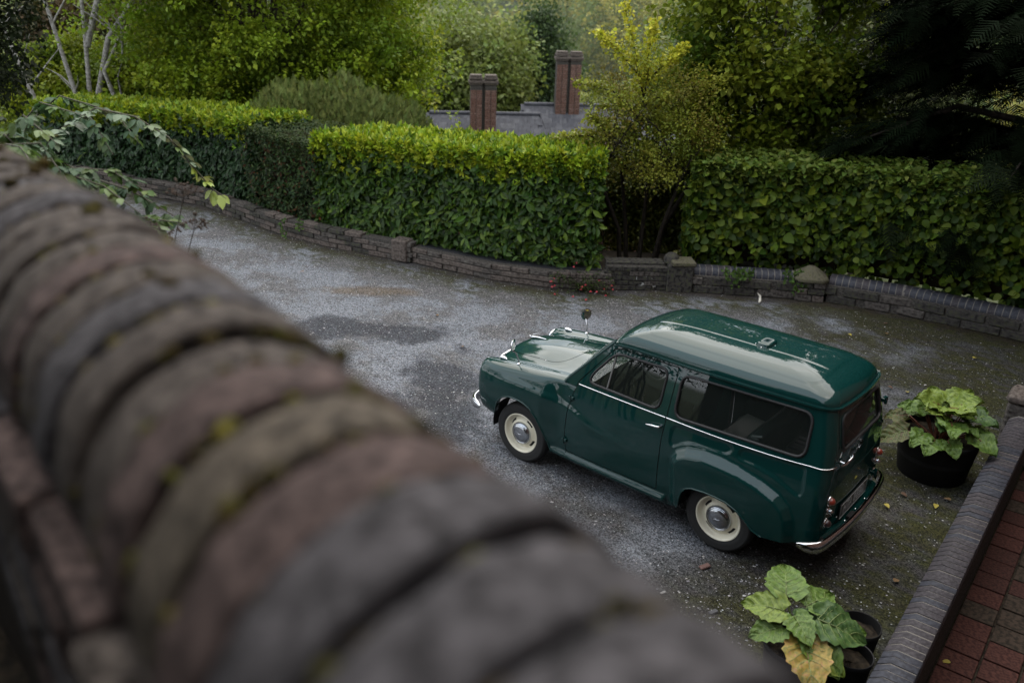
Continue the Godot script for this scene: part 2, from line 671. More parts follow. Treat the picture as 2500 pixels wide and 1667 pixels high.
const ST := [-0.66, -0.50, -0.20, 0.10, 0.34, 0.45, 0.52, 0.552, 0.56]
const SEC := [
	[[0.60, 0.18], [0.642, 0.29], [0.650, 0.44], [0.650, 0.60], [0.636, 0.74], [0.602, 0.86], [0.574, 0.935], [0.52, 0.965], [0.44, 0.975], [0.29, 0.988], [0.14, 0.998], [0.0, 1.0]],
	[[0.60, 0.18], [0.645, 0.29], [0.655, 0.44], [0.657, 0.60], [0.645, 0.74], [0.607, 0.86], [0.574, 0.932], [0.515, 0.958], [0.435, 0.968], [0.29, 0.985], [0.14, 0.997], [0.0, 0.999]],
	[[0.60, 0.18], [0.652, 0.29], [0.668, 0.44], [0.676, 0.60], [0.672, 0.75], [0.640, 0.862], [0.584, 0.922], [0.505, 0.936], [0.42, 0.932], [0.285, 0.965], [0.14, 0.992], [0.0, 0.997]],
	[[0.60, 0.24], [0.655, 0.34], [0.680, 0.47], [0.692, 0.60], [0.688, 0.73], [0.655, 0.845], [0.590, 0.902], [0.505, 0.912], [0.41, 0.900], [0.275, 0.946], [0.135, 0.977], [0.0, 0.982]],
	[[0.60, 0.33], [0.645, 0.41], [0.672, 0.50], [0.685, 0.61], [0.682, 0.72], [0.650, 0.827], [0.586, 0.880], [0.498, 0.888], [0.40, 0.864], [0.265, 0.908], [0.13, 0.942], [0.0, 0.949]],
	[[0.592, 0.36], [0.634, 0.43], [0.662, 0.52], [0.672, 0.62], [0.670, 0.715], [0.640, 0.815], [0.580, 0.867], [0.492, 0.871], [0.392, 0.832], [0.255, 0.870], [0.125, 0.906], [0.0, 0.913]],
	[[0.575, 0.375], [0.612, 0.44], [0.638, 0.53], [0.648, 0.62], [0.646, 0.710], [0.621, 0.798], [0.568, 0.849], [0.487, 0.850], [0.385, 0.788], [0.245, 0.816], [0.12, 0.850], [0.0, 0.858]],
	[[0.52, 0.41], [0.555, 0.49], [0.578, 0.56], [0.586, 0.63], [0.584, 0.695], [0.564, 0.760], [0.527, 0.798], [0.47, 0.795], [0.37, 0.715], [0.23, 0.735], [0.12, 0.760], [0.0, 0.765]],
	[[0.47, 0.46], [0.49, 0.53], [0.50, 0.59], [0.505, 0.64], [0.50, 0.68], [0.49, 0.715], [0.468, 0.735], [0.44, 0.725], [0.36, 0.63], [0.22, 0.62], [0.11, 0.64], [0.0, 0.64]],
]

func front_point(x: float, u: float) -> Vector3:
	var m: int = SEC[0].size()
	var f: float = clamp(u, 0.0, 1.0) * (m - 1)
	var j: int = min(int(f), m - 2)
	var t := f - j
	var q := []
	for k in 4:
		var jj: int = clamp(j - 1 + k, 0, m - 1)
		var a := []
		var b := []
		for s in ST.size():
			a.append(SEC[s][jj][0])
			b.append(SEC[s][jj][1])
		q.append(Vector2(tab(ST, a, x), tab(ST, b, x)))
	if j + 2 > m - 1:
		q[3] = Vector2(-q[1].x, q[1].y)
	var c: Vector2 = 0.5 * ((2.0 * q[1]) + (q[2] - q[0]) * t + (2.0 * q[0] - 5.0 * q[1] + 4.0 * q[2] - q[3]) * t * t + (3.0 * q[1] - q[0] - 3.0 * q[2] + q[3]) * t * t * t)
	# swage line along the wing
	if u < 0.6:
		var yc: float = tab([-0.66, -0.50, -0.24, 0.03, 0.20, 0.30], [0.735, 0.780, 0.812, 0.830, 0.825, 0.81], x)
		c.x += smoothstep(0.34, 0.10, x) * (0.016 * smoothstep(yc + 0.012, yc - 0.045, c.y) - 0.008)
	if u < 0.6 and x < -0.2:
		c.x = lerp(c.x, side_n(x, c.y), smoothstep(-0.22, -0.46, x) * smoothstep(0.95, 0.88, c.y))
	return cv(x, c.y, max(c.x, 0.0) if u >= 1.0 else c.x)

func door_edge(y: float) -> float:
	return tab([0.18, 0.31, 0.42, 0.52, 0.684, 0.842, 0.985], [-0.52, -0.512, -0.500, -0.497, -0.506, -0.531, -0.575], y)

func arch_rear(p: Vector3) -> float:
	# > 0 on the body side
	var b: float = lin([-2.80, -2.70, -2.584, -2.402, -2.322, -2.266, -2.191, -2.087, -1.99, -1.905, -1.80, -1.745, -1.715, -1.700, -1.690, -1.66, -1.60, -1.50], [0.37, 0.37, 0.352, 0.325, 0.352, 0.410, 0.464, 0.503, 0.512, 0.512, 0.502, 0.475, 0.43, 0.37, 0.29, 0.235, 0.205, 0.19], p.x)
	return p.y - b

func arch_front(p: Vector3) -> float:
	var b: float = lin([-0.60, -0.40, -0.365, -0.337, -0.276, -0.216, -0.131, -0.06, 0.0, 0.05, 0.10, 0.16, 0.21, 0.25, 0.275, 0.31, 0.335, 0.40, 0.60], [0.19, 0.195, 0.225, 0.294, 0.414, 0.522, 0.606, 0.640, 0.652, 0.655, 0.652, 0.632, 0.598, 0.55, 0.50, 0.41, 0.375, 0.37, 0.42], p.x)
	return p.y - b

func outline_path(poly: Array, off: float, mirror: bool) -> Array:
	var o := []
	for p in poly:
		var n := side_n(p.x, p.y) + off
		o.append(cv(p.x, p.y, -n if mirror else n))
	o.append(o[0])
	return o

func side_patch(poly: Array, off: float, nx: int, ny: int) -> Surf:
	var lo := Vector2(9, 9)
	var hi := Vector2(-9, -9)
	for p in poly:
		lo = lo.min(p)
		hi = hi.max(p)
	var P := []
	for r in ny + 1:
		for c in nx + 1:
			var x: float = lerp(lo.x - 0.01, hi.x + 0.01, float(c) / nx)
			var y: float = lerp(lo.y - 0.01, hi.y + 0.01, float(r) / ny)
			P.append(cv(x, y, side_n(x, y) + off))
	var s := Surf.new()
	s.from_grid(P, nx + 1, ny + 1, Vector3(0, 0, -1))
	return s

func mirrored(p: Array) -> Array:
	var o := []
	for v in p:
		o.append(Vector3(v.x, v.y, -v.z))
	return o

func ring(center: Vector3, axis: Vector3, r: float, k := 20, squash := 1.0) -> Array:
	var a := axis.cross(Vector3.UP if abs(axis.y) < 0.9 else Vector3.RIGHT).normalized()
	var b := axis.cross(a).normalized()
	var o := []
	for i in k + 1:
		var t := TAU * i / k
		o.append(center + a * cos(t) * r + b * sin(t) * r * squash)
	return o

func lettering(parent: Node3D, called: String, text: String, size: float, depth: float, m: Material, x: Transform3D, font := "Droid Sans", weight := 400) -> MeshInstance3D:
	var f := SystemFont.new()
	f.font_names = PackedStringArray([font])
	f.font_weight = weight
	var t := TextMesh.new()
	t.font = f
	t.text = text
	t.font_size = 32
	t.pixel_size = size / 32.0
	t.depth = depth
	return part(called, t, m, parent, x)

func make_seat(car: Node3D, called: String, at: Vector3, w: float, m: Material, piping: Material, deep := 0.46, high := 0.52) -> void:
	var b := MB.new()
	var base := Basis(Vector3.BACK, 0.10)
	b.box(at + Vector3(0, 0.0, 0), Vector3(deep, 0.15, w), 0.05, base)
	b.box(at + Vector3(-deep * 0.5 - 0.02, high * 0.5 - 0.02, 0), Vector3(0.13, high, w), 0.05, Basis(Vector3.BACK, 0.22))
	var s := part(called, b, m, car)
	for q in [-1, 1]:
		var r := MB.new()
		var z: float = at.z + q * (w * 0.5 - 0.03)
		r.tube([at * Vector3(1, 1, 0) + Vector3(-deep * 0.5 + 0.055, 0.06, z), at * Vector3(1, 1, 0) + Vector3(-deep * 0.5 - 0.0, high * 0.46, z), at * Vector3(1, 1, 0) + Vector3(-deep * 0.5 - 0.04, high - 0.05, z), at * Vector3(1, 1, 0) + Vector3(-deep * 0.5 - 0.115, high - 0.03, z)], 0.012, 6)
		part("piping", r, piping, s)

func build_car() -> void:
	wing = pts(WING)
	press_a = rounded(pts(PRESS_A), 0.02, 2)
	press_b = rounded(pts(PRESS_B), 0.02, 2)
	door_out = pts(DOOR)
	door_win = rounded(pts(DOOR_WINDOW), 0.075)
	side_win = rounded(pts(SIDE_WINDOW), 0.085)
	tail_win = rounded([Vector2(-0.365, 1.335), Vector2(0.365, 1.335), Vector2(0.395, 1.085), Vector2(-0.395, 1.085)], 0.07)
	bonnet_out = rounded([Vector2(-0.265, -0.10), Vector2(-0.265, 0.10), Vector2(-0.225, 0.26), Vector2(-0.13, 0.342), Vector2(0.30, 0.318), Vector2(0.50, 0.25), Vector2(0.55, 0.0), Vector2(0.50, -0.25), Vector2(0.30, -0.318), Vector2(-0.13, -0.342), Vector2(-0.225, -0.26)], 0.09)
	var paint := mat(Color(0.0018, 0.0265, 0.0245), 0.5, 0.0, 0.12)
	paint.clearcoat_enabled = true
	paint.clearcoat = 1.0
	paint.clearcoat_roughness = 0.012
	var chrome := mat(Color(0.62, 0.63, 0.65), 0.07, 1.0)
	var rubber := mat(Color(0.012, 0.012, 0.013), 0.55)
	var black := mat(Color(0.006, 0.006, 0.006), 0.9)
	var glass := mat(Color(0.02, 0.026, 0.024), 0.015, 0.0, 0.5)
	glass.transparency = BaseMaterial3D.TRANSPARENCY_ALPHA
	glass.albedo_color.a = 0.38
	var cream := mat(Color(0.72, 0.68, 0.54), 0.32)
	cream.clearcoat_enabled = true
	cream.clearcoat = 0.5
	var tyre_m := mat(Color(0.014, 0.014, 0.014), 0.8)
	var leather := mat(Color(0.012, 0.024, 0.022), 0.45)
	var trim := mat(Color(0.014, 0.015, 0.014), 0.8)
	var pipe_m := mat(Color(0.11, 0.14, 0.13), 0.4)
	var cap_m := mat(Color(0.42, 0.44, 0.47), 0.20, 1.0)
	var car := thing("estate_car", "dark green vintage estate car with cream wheels parked on the gravel drive", "car", Vector3(0.5138, 0.0, -7.4971))
	car.rotation_degrees.y = 140.19
	# --- flank and tail
	var rows := 112
	var P := []
	var ca := 190
	var cb := 14
	var cc := 26
	for r in rows + 1:
		var y: float = lerp(0.17, 1.408, float(r) / rows)
		var xe := tail_x(y) + 0.10
		var ne := side_n(xe, y)
		for c in ca:
			var x: float = lerp(-0.40, xe, float(c) / ca)
			P.append(cv(x, y, side_n(x, y)))
		for c in cb:
			var a := PI * 0.5 * c / cb
			P.append(cv(xe - 0.10 * sin(a), y, ne - 0.10 + 0.10 * cos(a)))
		for c in cc + 1:
			var n: float = (ne - 0.10) * (1.0 - float(c) / cc)
			P.append(tail_point(y, n) if n > 0.0001 else cv(tail_x(y) - 0.02, y, 0.0))
	var s := Surf.new()
	s.from_grid(P, ca + cb + cc + 1, rows + 1, Vector3(0, 0, -1))
	var I := s.I
	# A pillar, front edge, bottom edges
	I = s.cut(I, func(p): return p.x - (-0.445 - max(p.y - 0.95, 0.0) * 0.93))[0]
	I = s.cut(I, func(p): return arch_rear(p) if p.x < -1.5 else p.y - 0.19)[1]
	I = s.cut(I, func(p): return 1.0 if p.x < -0.7 else (door_edge(p.y) - p.x if p.y < 0.938 else 1.0), 0.002)[1]
	var df := func(p): return sd(Vector2(p.x, p.y), door_out) if p.x > -1.60 else 1.0
	var split := s.cut(I, df, 0.0035)
	var door_i: PackedInt32Array = s.cut(split[0], df, -0.0035)[0]
	I = split[1]
	I = s.cut(I, func(p): return sd(Vector2(p.x, p.y), side_win) if p.x < -1.45 and p.x > -2.63 and p.y > 0.9 else 1.0)[1]
	door_i = s.cut(door_i, func(p): return sd(Vector2(p.x, p.y), door_win) if p.y > 0.9 else 1.0)[1]
	# tail door
	var tail_out := rounded([Vector2(-0.405, 1.385), Vector2(0.405, 1.385), Vector2(0.450, 0.93), Vector2(0.425, 0.385), Vector2(-0.425, 0.385), Vector2(-0.450, 0.93)], 0.04)
	var tf := func(p): return sd(Vector2(-p.z, p.y), tail_out) if p.x < -2.60 else 1.0
	split = s.cut(I, tf, 0.003)
	var tail_i: PackedInt32Array = s.cut(split[0], tf, -0.003)[0]
	I = split[1]
	tail_i = s.cut(tail_i, func(p): return sd(Vector2(-p.z, p.y), tail_win))[1]
	# --- front wings, scuttle, bonnet
	P = []
	var fc := 96
	var fr := 110
	for r in fr + 1:
		for c in fc + 1:
			var t := float(c) / fc
			P.append(front_point(lerp(-0.66, 0.56, 1.0 - pow(1.0 - t, 1.35)), float(r) / fr))
	var w := Surf.new()
	w.from_grid(P, fc + 1, fr + 1, Vector3(0, 0.5, -1))
	var J := w.I
	J = w.cut(J, func(p): return p.x - door_edge(p.y) if p.y < 0.958 and -p.z > 0.545 else 1.0, 0.002)[1]
	J = w.cut(J, func(p): return arch_front(p))[1]
	var bf := func(p): return sd(Vector2(p.x, -p.z), bonnet_out) if p.y > 0.55 and -p.z < 0.45 else 1.0
	split = w.cut(J, bf, 0.0028)
	var bonnet_i: PackedInt32Array = w.cut(split[0], bf, -0.0028)[0]
	J = split[1]
	var body := MB.new()
	body.add(s, I)
	body.add(s, I, true)
	body.add(w, J)
	body.add(w, J, true)
	# arch lips
	for mirror in [false, true]:
		for side in 2:
			var path := []
			var path2 := []
			var xs: Array = [-0.36, -0.33, -0.27, -0.21, -0.13, -0.06, 0.0, 0.05, 0.10, 0.16, 0.21, 0.25, 0.275, 0.31, 0.33] if side == 0 else [-2.40, -2.32, -2.266, -2.19, -2.087, -1.99, -1.905, -1.80, -1.745, -1.715, -1.70, -1.69, -1.665]
			for x in xs:
				var y: float = -(arch_front(Vector3(x, 0, 0)) if side == 0 else arch_rear(Vector3(x, 0, 0)))
				var n: float = side_n(x, y)
				if side == 0:
					var u0 := 0.0
					var u1 := 0.5
					for it in 24:
						var mid := (u0 + u1) * 0.5
						if front_point(x, mid).y < y:
							u0 = mid
						else:
							u1 = mid
					n = -front_point(x, u0).z
				path.append(cv(x, y, n + 0.002))
				path2.append(cv(x, y + 0.004, n - 0.05))
			if mirror:
				path = mirrored(path)
				path2 = mirrored(path2)
			body.tube(path, 0.0075, 8)
			body.grid(path + path2, path.size(), 2)
	# A pillars
	for mirror in [1.0, -1.0]:
		var path := []
		for k in 9:
			var t := k / 8.0
			var y: float = lerp(0.93, 1.405, t)
			var x: float = -0.428 - max(y - 0.94, 0.0) * 0.925
			path.append(cv(x, y, (side_n(x, y) - 0.018) * mirror))
		body.tube(path, 0.022, 10)
	# header over the windscreen
	var hp := []
	for k in 17:
		var a := lerp(-0.21, 0.21, k / 16.0)
		var e := roof_edge(abs(a))
		hp.append(cv(e.x + 0.005, 1.388, e.y * sign(a)))
	body.tube(hp, 0.02, 8)
	part("body", body, paint, car)
	var bo := MB.new()
	bo.add(w, bonnet_i)
	bo.add(w, bonnet_i, true)
	var bonnet := part("bonnet", bo, paint, car)
	for mirror in [false, true]:
		var d := MB.new()
		d.add(s, door_i, mirror)
		var door := part("door", d, paint, car)
		var sg := -1.0 if mirror else 1.0
		# belt strip, handle, hinges, glass, seal
		var path := []
		for k in 24:
			var x: float = lerp(-0.585, -1.452, k / 23.0)
			path.append(cv(x, 0.962, (side_n(x, 0.962) + 0.003) * sg))
		var b := MB.new()
		b.tube(path, 0.0055, 6)
		part("belt_strip", b, chrome, door)
		b = MB.new()
		var hn := side_n(-1.37, 0.88)
		b.tube([cv(-1.432, 0.884, (hn - 0.01) * sg), cv(-1.432, 0.884, (hn + 0.03) * sg), cv(-1.415, 0.884, (hn + 0.042) * sg), cv(-1.37, 0.880, (hn + 0.040) * sg), cv(-1.33, 0.872, (hn + 0.036) * sg), cv(-1.305, 0.866, (hn + 0.030) * sg)], [0.012, 0.012, 0.011, 0.010, 0.008, 0.004], 8)
		part("handle", b, chrome, door)
		for y in [0.823, 0.414]:
			b = MB.new()
			b.box(cv(door_edge(y) - 0.004, y, (side_n(-0.51, y) + 0.008) * sg), Vector3(0.055, 0.034, 0.028), 0.008)
			b.tube([cv(door_edge(y), y - 0.03, (side_n(-0.51, y) + 0.018) * sg), cv(door_edge(y), y + 0.03, (side_n(-0.51, y) + 0.018) * sg)], 0.009, 8)
			part("hinge", b, paint, door)
		var g := side_patch(door_win, -0.012, 14, 8)
		var gi: PackedInt32Array = g.cut(g.I, func(p): return sd(Vector2(p.x, p.y), door_win), 0.006)[0]
		b = MB.new()
		b.add(g, gi, mirror)
		part("window", b, glass, door)
		b = MB.new()
		b.tube(outline_path(door_win, 0.001, mirror), 0.0115, 6, false)
		part("window_seal", b, rubber, door)
		b = MB.new()
		b.tube([cv(-0.893, 1.325, (side_n(-0.893, 1.325) - 0.004) * sg), cv(-0.866, 1.006, (side_n(-0.866, 1.006) - 0.004) * sg)], 0.0085, 6)
		part("quarter_light_bar", b, mat(Color(0.25, 0.25, 0.25), 0.3, 0.6), door)
		# black strip behind the shut line, standing in for the shade in the gap
		b = MB.new()
		b.tube(outline_path(door_out, -0.022, mirror), 0.016, 5, false)
		part("gap_shade_strip", b, black, car)
		# rear side window
		g = side_patch(side_win, -0.010, 22, 8)
		gi = g.cut(g.I, func(p): return sd(Vector2(p.x, p.y), side_win), 0.006)[0]
		b = MB.new()
		b.add(g, gi, mirror)
		var sw := part("side_window", b, glass, car)
		b = MB.new()
		b.tube(outline_path(side_win, 0.002, mirror), 0.012, 7, false)
		part("window_seal", b, rubber, sw)
		# belt strip behind the door, round the corner to the tail door
		path = []
		for k in 30:
			var x: float = lerp(-1.462, tail_x(0.965) + 0.10, k / 29.0)
			var yb: float = tab([-2.66, -2.36, -1.9, -1.46], [0.985, 0.966, 0.957, 0.962], x)
			path.append(cv(x, yb, (side_n(x, yb) + 0.003) * sg))
		var ne := side_n(tail_x(0.985) + 0.10, 0.985)
		for k in 9:
			var a := PI * 0.5 * (k + 1) / 9.0
			path.append(cv(tail_x(0.985) + 0.10 - 0.103 * sin(a), 0.985 + 0.01 * k / 9.0, (ne - 0.10 + 0.103 * cos(a)) * sg))
		b = MB.new()
		b.tube(path, 0.0055, 6)
		part("belt_strip", b, chrome, car)
	# --- tail door
	var td := MB.new()
	td.add(s, tail_i)
	td.add(s, tail_i, true)
	var tail := part("tail_door", td, paint, car)
	var gp := []
	for r in 9:
		for c in 15:
			var y: float = lerp(1.03, 1.35, r / 8.0)
			var n: float = lerp(-0.42, 0.42, c / 14.0)
			gp.append(tail_point(y, n) + Vector3(0.010, 0, 0))
	var gs := Surf.new()
	gs.from_grid(gp, 15, 9, Vector3(-1, 0, 0))
	var tb := MB.new()
	tb.add(gs, gs.cut(gs.I, func(p): return sd(Vector2(-p.z, p.y), tail_win), 0.006)[0])
	var tw := part("window", tb, glass, tail)
	var tp := []
	for p in tail_win:
		tp.append(tail_point(p.y, p.x) + Vector3(-0.002, 0, 0))
	tp.append(tp[0])
	tb = MB.new()
	tb.tube(tp, 0.012, 7, false)
	part("window_seal", tb, rubber, tail)
	tb = MB.new()
	for p in tail_out.size():
		pass
	tp = []
	for p in tail_out:
		tp.append(tail_point(p.y, p.x) + Vector3(0.022, 0, 0))
	tp.append(tp[0])
	tb.tube(tp, 0.016, 5, false)
	part("gap_shade_strip", tb, black, car)  # black strip painting the gap round the tail door as shade
	# crease across the tail door
	tb = MB.new()
	tp = []
	for k in 13:
		var n: float = lerp(0.40, -0.40, k / 12.0)
		tp.append(tail_point(0.845, n) + Vector3(0.0025, 0, 0))
	tb.tube(tp, 0.0055, 6)
	part("crease", tb, paint, tail)
	# tail handle
	tb = MB.new()
	var hx := tail_x(1.0)
	tb.tube([cv(hx + 0.01, 1.0, 0.40), cv(hx - 0.035, 1.0, 0.40)], 0.014, 10)
	tb.tube([cv(hx - 0.03, 1.0, 0.455), cv(hx - 0.04, 1.0, 0.40), cv(hx - 0.045, 1.003, 0.34), cv(hx - 0.052, 1.02, 0.305), cv(hx - 0.05, 1.04, 0.295)], [0.007, 0.012, 0.011, 0.009, 0.005], 8)
	part("handle", tb, chrome, tail)
	for y in [1.19, 0.55]:
		tb = MB.new()
		tb.box(cv(tail_x(y) - 0.012, y, -0.475), Vector3(0.03, 0.035, 0.075), 0.008)
		tb.tube([cv(tail_x(y) - 0.03, y - 0.03, -0.462), cv(tail_x(y) - 0.03, y + 0.03, -0.462)], 0.012, 8)
		part("hinge", tb, paint, tail)
	# script and number plate
	var tb_basis := Basis(Vector3(0, 0, 1), Vector3(0, 1, 0), Vector3(-1, 0, 0))
	var slant := Basis(Vector3(1, 0.10, 0), Vector3(0.30, 1, 0), Vector3(0, 0, 1))
	lettering(tail, "script", "Austin", 0.070, 0.008, chrome, Transform3D(tb_basis * slant, tail_point(1.02, 0.13) + Vector3(-0.006, 0, 0)), "Droid Serif", 700)
	tb = MB.new()
	var pb := Basis(Vector3.BACK, 0.0)
	var px := tail_x(0.54) - 0.028
	tb.box(Vector3(px, 0.545, -0.03), Vector3(0.012, 0.128, 0.56), 0.004, pb)
	var plate := part("number_plate", tb, mat(Color(0.01, 0.01, 0.01), 0.3), tail)
	var silver := mat(Color(0.26, 0.27, 0.27), 0.5, 0.1)
	tb = MB.new()
	for q in [[0.0585, 0.0, 0.55, 0.003], [-0.0585, 0.0, 0.55, 0.003]]:
		tb.box(Vector3(px - 0.0075, 0.545 + q[0], -0.03), Vector3(0.003, q[3], q[2]), 0.0)
	for q in [-1, 1]:
		tb.box(Vector3(px - 0.0075, 0.545, -0.03 + q * 0.273), Vector3(0.003, 0.113, 0.004), 0.0)
	part("border", tb, silver, plate)
	lettering(plate, "lettering", "HTA 889D", 0.098, 0.004, silver, Transform3D(tb_basis * Basis.from_scale(Vector3(1.05, 1, 1)), Vector3(px - 0.0075, 0.545, -0.03)), "Droid Sans", 400)
	# --- roof
	var rp := []
	var ra := 230
	var rr := 70
	for r in rr + 1:
		var q := float(r) / rr
		var rad := 1.0 - pow(q, 1.25)
		for a in ra + 1:
			rp.append(roof_point(float(a) / ra, rad))
	var rs := Surf.new()
	rs.from_grid(rp, ra + 1, rr + 1, Vector3(0, 1, 0))
	var rb := MB.new()
	rb.add(rs, rs.I)
	rb.add(rs, rs.I, true)
	var roof := part("roof", rb, paint, car)
	var gut := []
	for k in 181:
		var a: float = -1.0 + 2.0 * k / 180.0
		var e := roof_edge(abs(a))
		var out: Vector2 = (e - Vector2(-1.8, 0)).normalized() * 0.010
		var dip: float = 0.0
		gut.append(cv(e.x + out.x, 1.404 - dip - 0.016 * smoothstep(-1.05, -0.85, e.x), (e.y + out.y) * sign(a)))
	rb = MB.new()
	rb.sweep(gut, [Vector2(-0.012, -0.008), Vector2(0.012, -0.008), Vector2(0.015, 0.0), Vector2(0.012, 0.009), Vector2(0.004, 0.004), Vector2(-0.012, 0.006)], [Vector3.UP], true)
	part("gutter", rb, paint, roof)
	# roof vent
	rb = MB.new()
	var vent_p := []
	for lv in [[0.0, 1.0], [0.008, 1.02], [0.010, 0.94], [0.024, 0.92], [0.032, 0.86], [0.036, 0.70], [0.037, 0.0]]:
		for k in 28:
			var t := TAU * k / 28
			var c := Vector2(sign(cos(t)) * pow(abs(cos(t)), 0.55) * 0.062, sign(sin(t)) * pow(abs(sin(t)), 0.55) * 0.098)
			vent_p.append(cv(-1.965 + c.x * lv[1], 1.576 + lv[0], 0.055 + c.y * lv[1]))
	rb.grid(vent_p, 28, 7, true)
	for k in rb.N.size():
		if rb.N[k].y < -0.2:
			rb.N[k] = -rb.N[k]
	var vent := part("roof_vent", rb, paint, roof)
	for q in [[-0.066, 0.0], [0.066, 0.06], [0.0, 0.104], [0.05, -0.085]]:
		rb = MB.new()
		rb.lathe([Vector2(0.006, 0), Vector2(0.005, 0.004), Vector2(0, 0.006)], Transform3D(Basis(), cv(-1.965 + q[0], 1.582, 0.055 + q[1])), 8)
		part("screw", rb, chrome, vent)
	# --- windscreen
	var wp := []
	for r in 9:
		for c in 21:
			var t := r / 8.0
			var n: float = lerp(-1.0, 1.0, c / 20.0)
			var lo := Vector3(-0.345 - 0.095 * n * n, 0.962, -n * 0.545)
			var hi := Vector3(-0.795 - 0.070 * n * n, 1.392, -n * 0.462)
			wp.append(lo.lerp(hi, t) + Vector3(0.02, 0.02, 0) * sin(PI * t))
	var wb := MB.new()
	wb.grid(wp, 21, 9)
	part("windscreen", wb, glass, car)
	# --- wheels
	for axle in [0.0, -2.02]:
		for sg in [1.0, -1.0]:
			var wx := Transform3D(Basis(Vector3.RIGHT, -PI / 2 * sg), cv(axle, 0.288, 0.572 * sg))
			var b := MB.new()
			b.lathe([Vector2(0.165, -0.055), Vector2(0.19, -0.066), Vector2(0.235, -0.073), Vector2(0.268, -0.066), Vector2(0.284, -0.053), Vector2(0.289, -0.036), Vector2(0.283, -0.034), Vector2(0.283, -0.030), Vector2(0.2905, -0.028), Vector2(0.2915, -0.008), Vector2(0.285, -0.006), Vector2(0.285, 0.006), Vector2(0.2915, 0.008), Vector2(0.2905, 0.028), Vector2(0.283, 0.030), Vector2(0.283, 0.034), Vector2(0.289, 0.036), Vector2(0.284, 0.053), Vector2(0.268, 0.066), Vector2(0.258, 0.0695), Vector2(0.254, 0.0675), Vector2(0.235, 0.073), Vector2(0.205, 0.069), Vector2(0.190, 0.062)], Transform3D(), 56)
			var wheel := Node3D.new()
			wheel.name = "wheel"
			car.add_child(wheel, true)
			wheel.transform = wx
			part("tyre", b, tyre_m, wheel)
			b = MB.new()
			b.lathe([Vector2(0.180, 0.050), Vector2(0.190, 0.058), Vector2(0.1935, 0.064), Vector2(0.190, 0.068), Vector2(0.182, 0.067), Vector2(0.176, 0.058), Vector2(0.172, 0.044), Vector2(0.168, 0.030), Vector2(0.160, 0.022), Vector2(0.148, 0.020), Vector2(0.138, 0.026), Vector2(0.124, 0.040), Vector2(0.108, 0.047), Vector2(0.0, 0.047)], Transform3D(), 56)
			var rim := part("rim", b, cream, wheel)
			for k in 4:
				b = MB.new()
				var a0 := TAU * k / 4 + 0.35
				b.lathe([Vector2(0.149, 0.0215), Vector2(0.1385, 0.0275), Vector2(0.131, 0.036)], Transform3D(), 8, 0.55, a0)
				part("slot_shade_patch", b, black, rim)  # black patch on the rim, paints the shade of an open slot
			b = MB.new()
			b.lathe([Vector2(0.106, 0.046), Vector2(0.1065, 0.058), Vector2(0.102, 0.064), Vector2(0.0985, 0.062), Vector2(0.0955, 0.069), Vector2(0.090, 0.0715), Vector2(0.0865, 0.069), Vector2(0.083, 0.074), Vector2(0.060, 0.081), Vector2(0.030, 0.085), Vector2(0.0, 0.0855)], Transform3D(), 48)
			var cap := part("hub_cap", b, cap_m, wheel)
			b = MB.new()
			b.tube([Vector3(-0.022, 0.086, 0.006), Vector3(-0.004, 0.088, -0.002), Vector3(0.008, 0.088, 0.004), Vector3(0.024, 0.086, -0.006)], 0.0022, 5)
			part("emblem", b, chrome, cap)
			# dark well over the wheel
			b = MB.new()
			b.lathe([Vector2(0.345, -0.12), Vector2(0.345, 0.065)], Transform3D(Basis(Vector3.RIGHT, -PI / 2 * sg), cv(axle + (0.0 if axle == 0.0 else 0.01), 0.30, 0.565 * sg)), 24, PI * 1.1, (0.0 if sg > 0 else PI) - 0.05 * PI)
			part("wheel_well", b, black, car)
	# floor, bulkheads (keep daylight out from below)
	var fl := MB.new()
	fl.box(Vector3(-1.25, 0.275, 0), Vector3(2.95, 0.03, 1.06), 0.0)
	fl.box(Vector3(-0.43, 0.60, 0), Vector3(0.03, 0.62, 1.06), 0.0)
	fl.box(Vector3(-1.60, 0.225, 0), Vector3(0.9, 0.04, 0.3), 0.0)
	part("floor_pan", fl, black, car)
	# --- cabin
	var cab := MB.new()
	cab.box(Vector3(-0.52, 0.93, 0), Vector3(0.16, 0.10, 1.08), 0.03)
	part("dashboard", cab, trim, car)
	cab = MB.new()
	cab.tube(ring(Vector3(-0.80, 0.99, 0.28), Vector3(-0.85, 0.52, 0).normalized(), 0.195, 28), 0.011, 6, false)
	var st := part("steering_wheel", cab, pipe_m, car)
	cab = MB.new()
	cab.tube([Vector3(-0.80, 0.99, 0.28), Vector3(-0.50, 0.80, 0.28)], 0.016, 6)
	for k in 3:
		var a := TAU * k / 3 + 0.5
		var ax := Vector3(-0.85, 0.52, 0).normalized()
		cab.tube([Vector3(-0.80, 0.99, 0.28), Vector3(-0.80, 0.99, 0.28) + Vector3(0, 0, 1).rotated(ax, a) * 0.195], 0.007, 5)
	part("column", cab, chrome, st)
	make_seat(car, "front_seat", cv(-1.10, 0.56, 0.28), 0.46, leather, pipe_m)
	make_seat(car, "front_seat", cv(-1.10, 0.56, -0.28), 0.46, leather, pipe_m)
	make_seat(car, "rear_seat", cv(-1.86, 0.60, 0.0), 0.98, leather, pipe_m, 0.46, 0.44)
	cab = MB.new()
	cab.box(Vector3(-2.45, 0.62, 0), Vector3(0.62, 0.03, 0.98), 0.01)
	part("load_floor", cab, trim, car)
	cab = MB.new()
	for k in 12:
		cab.box(Vector3(-2.42, 0.66 + 0.004 * (k % 3), -0.36 + 0.065 * k), Vector3(0.46, 0.05, 0.058), 0.018)
	part("folded_rug", cab, mat(Color(0.05, 0.05, 0.055), 0.95), car)
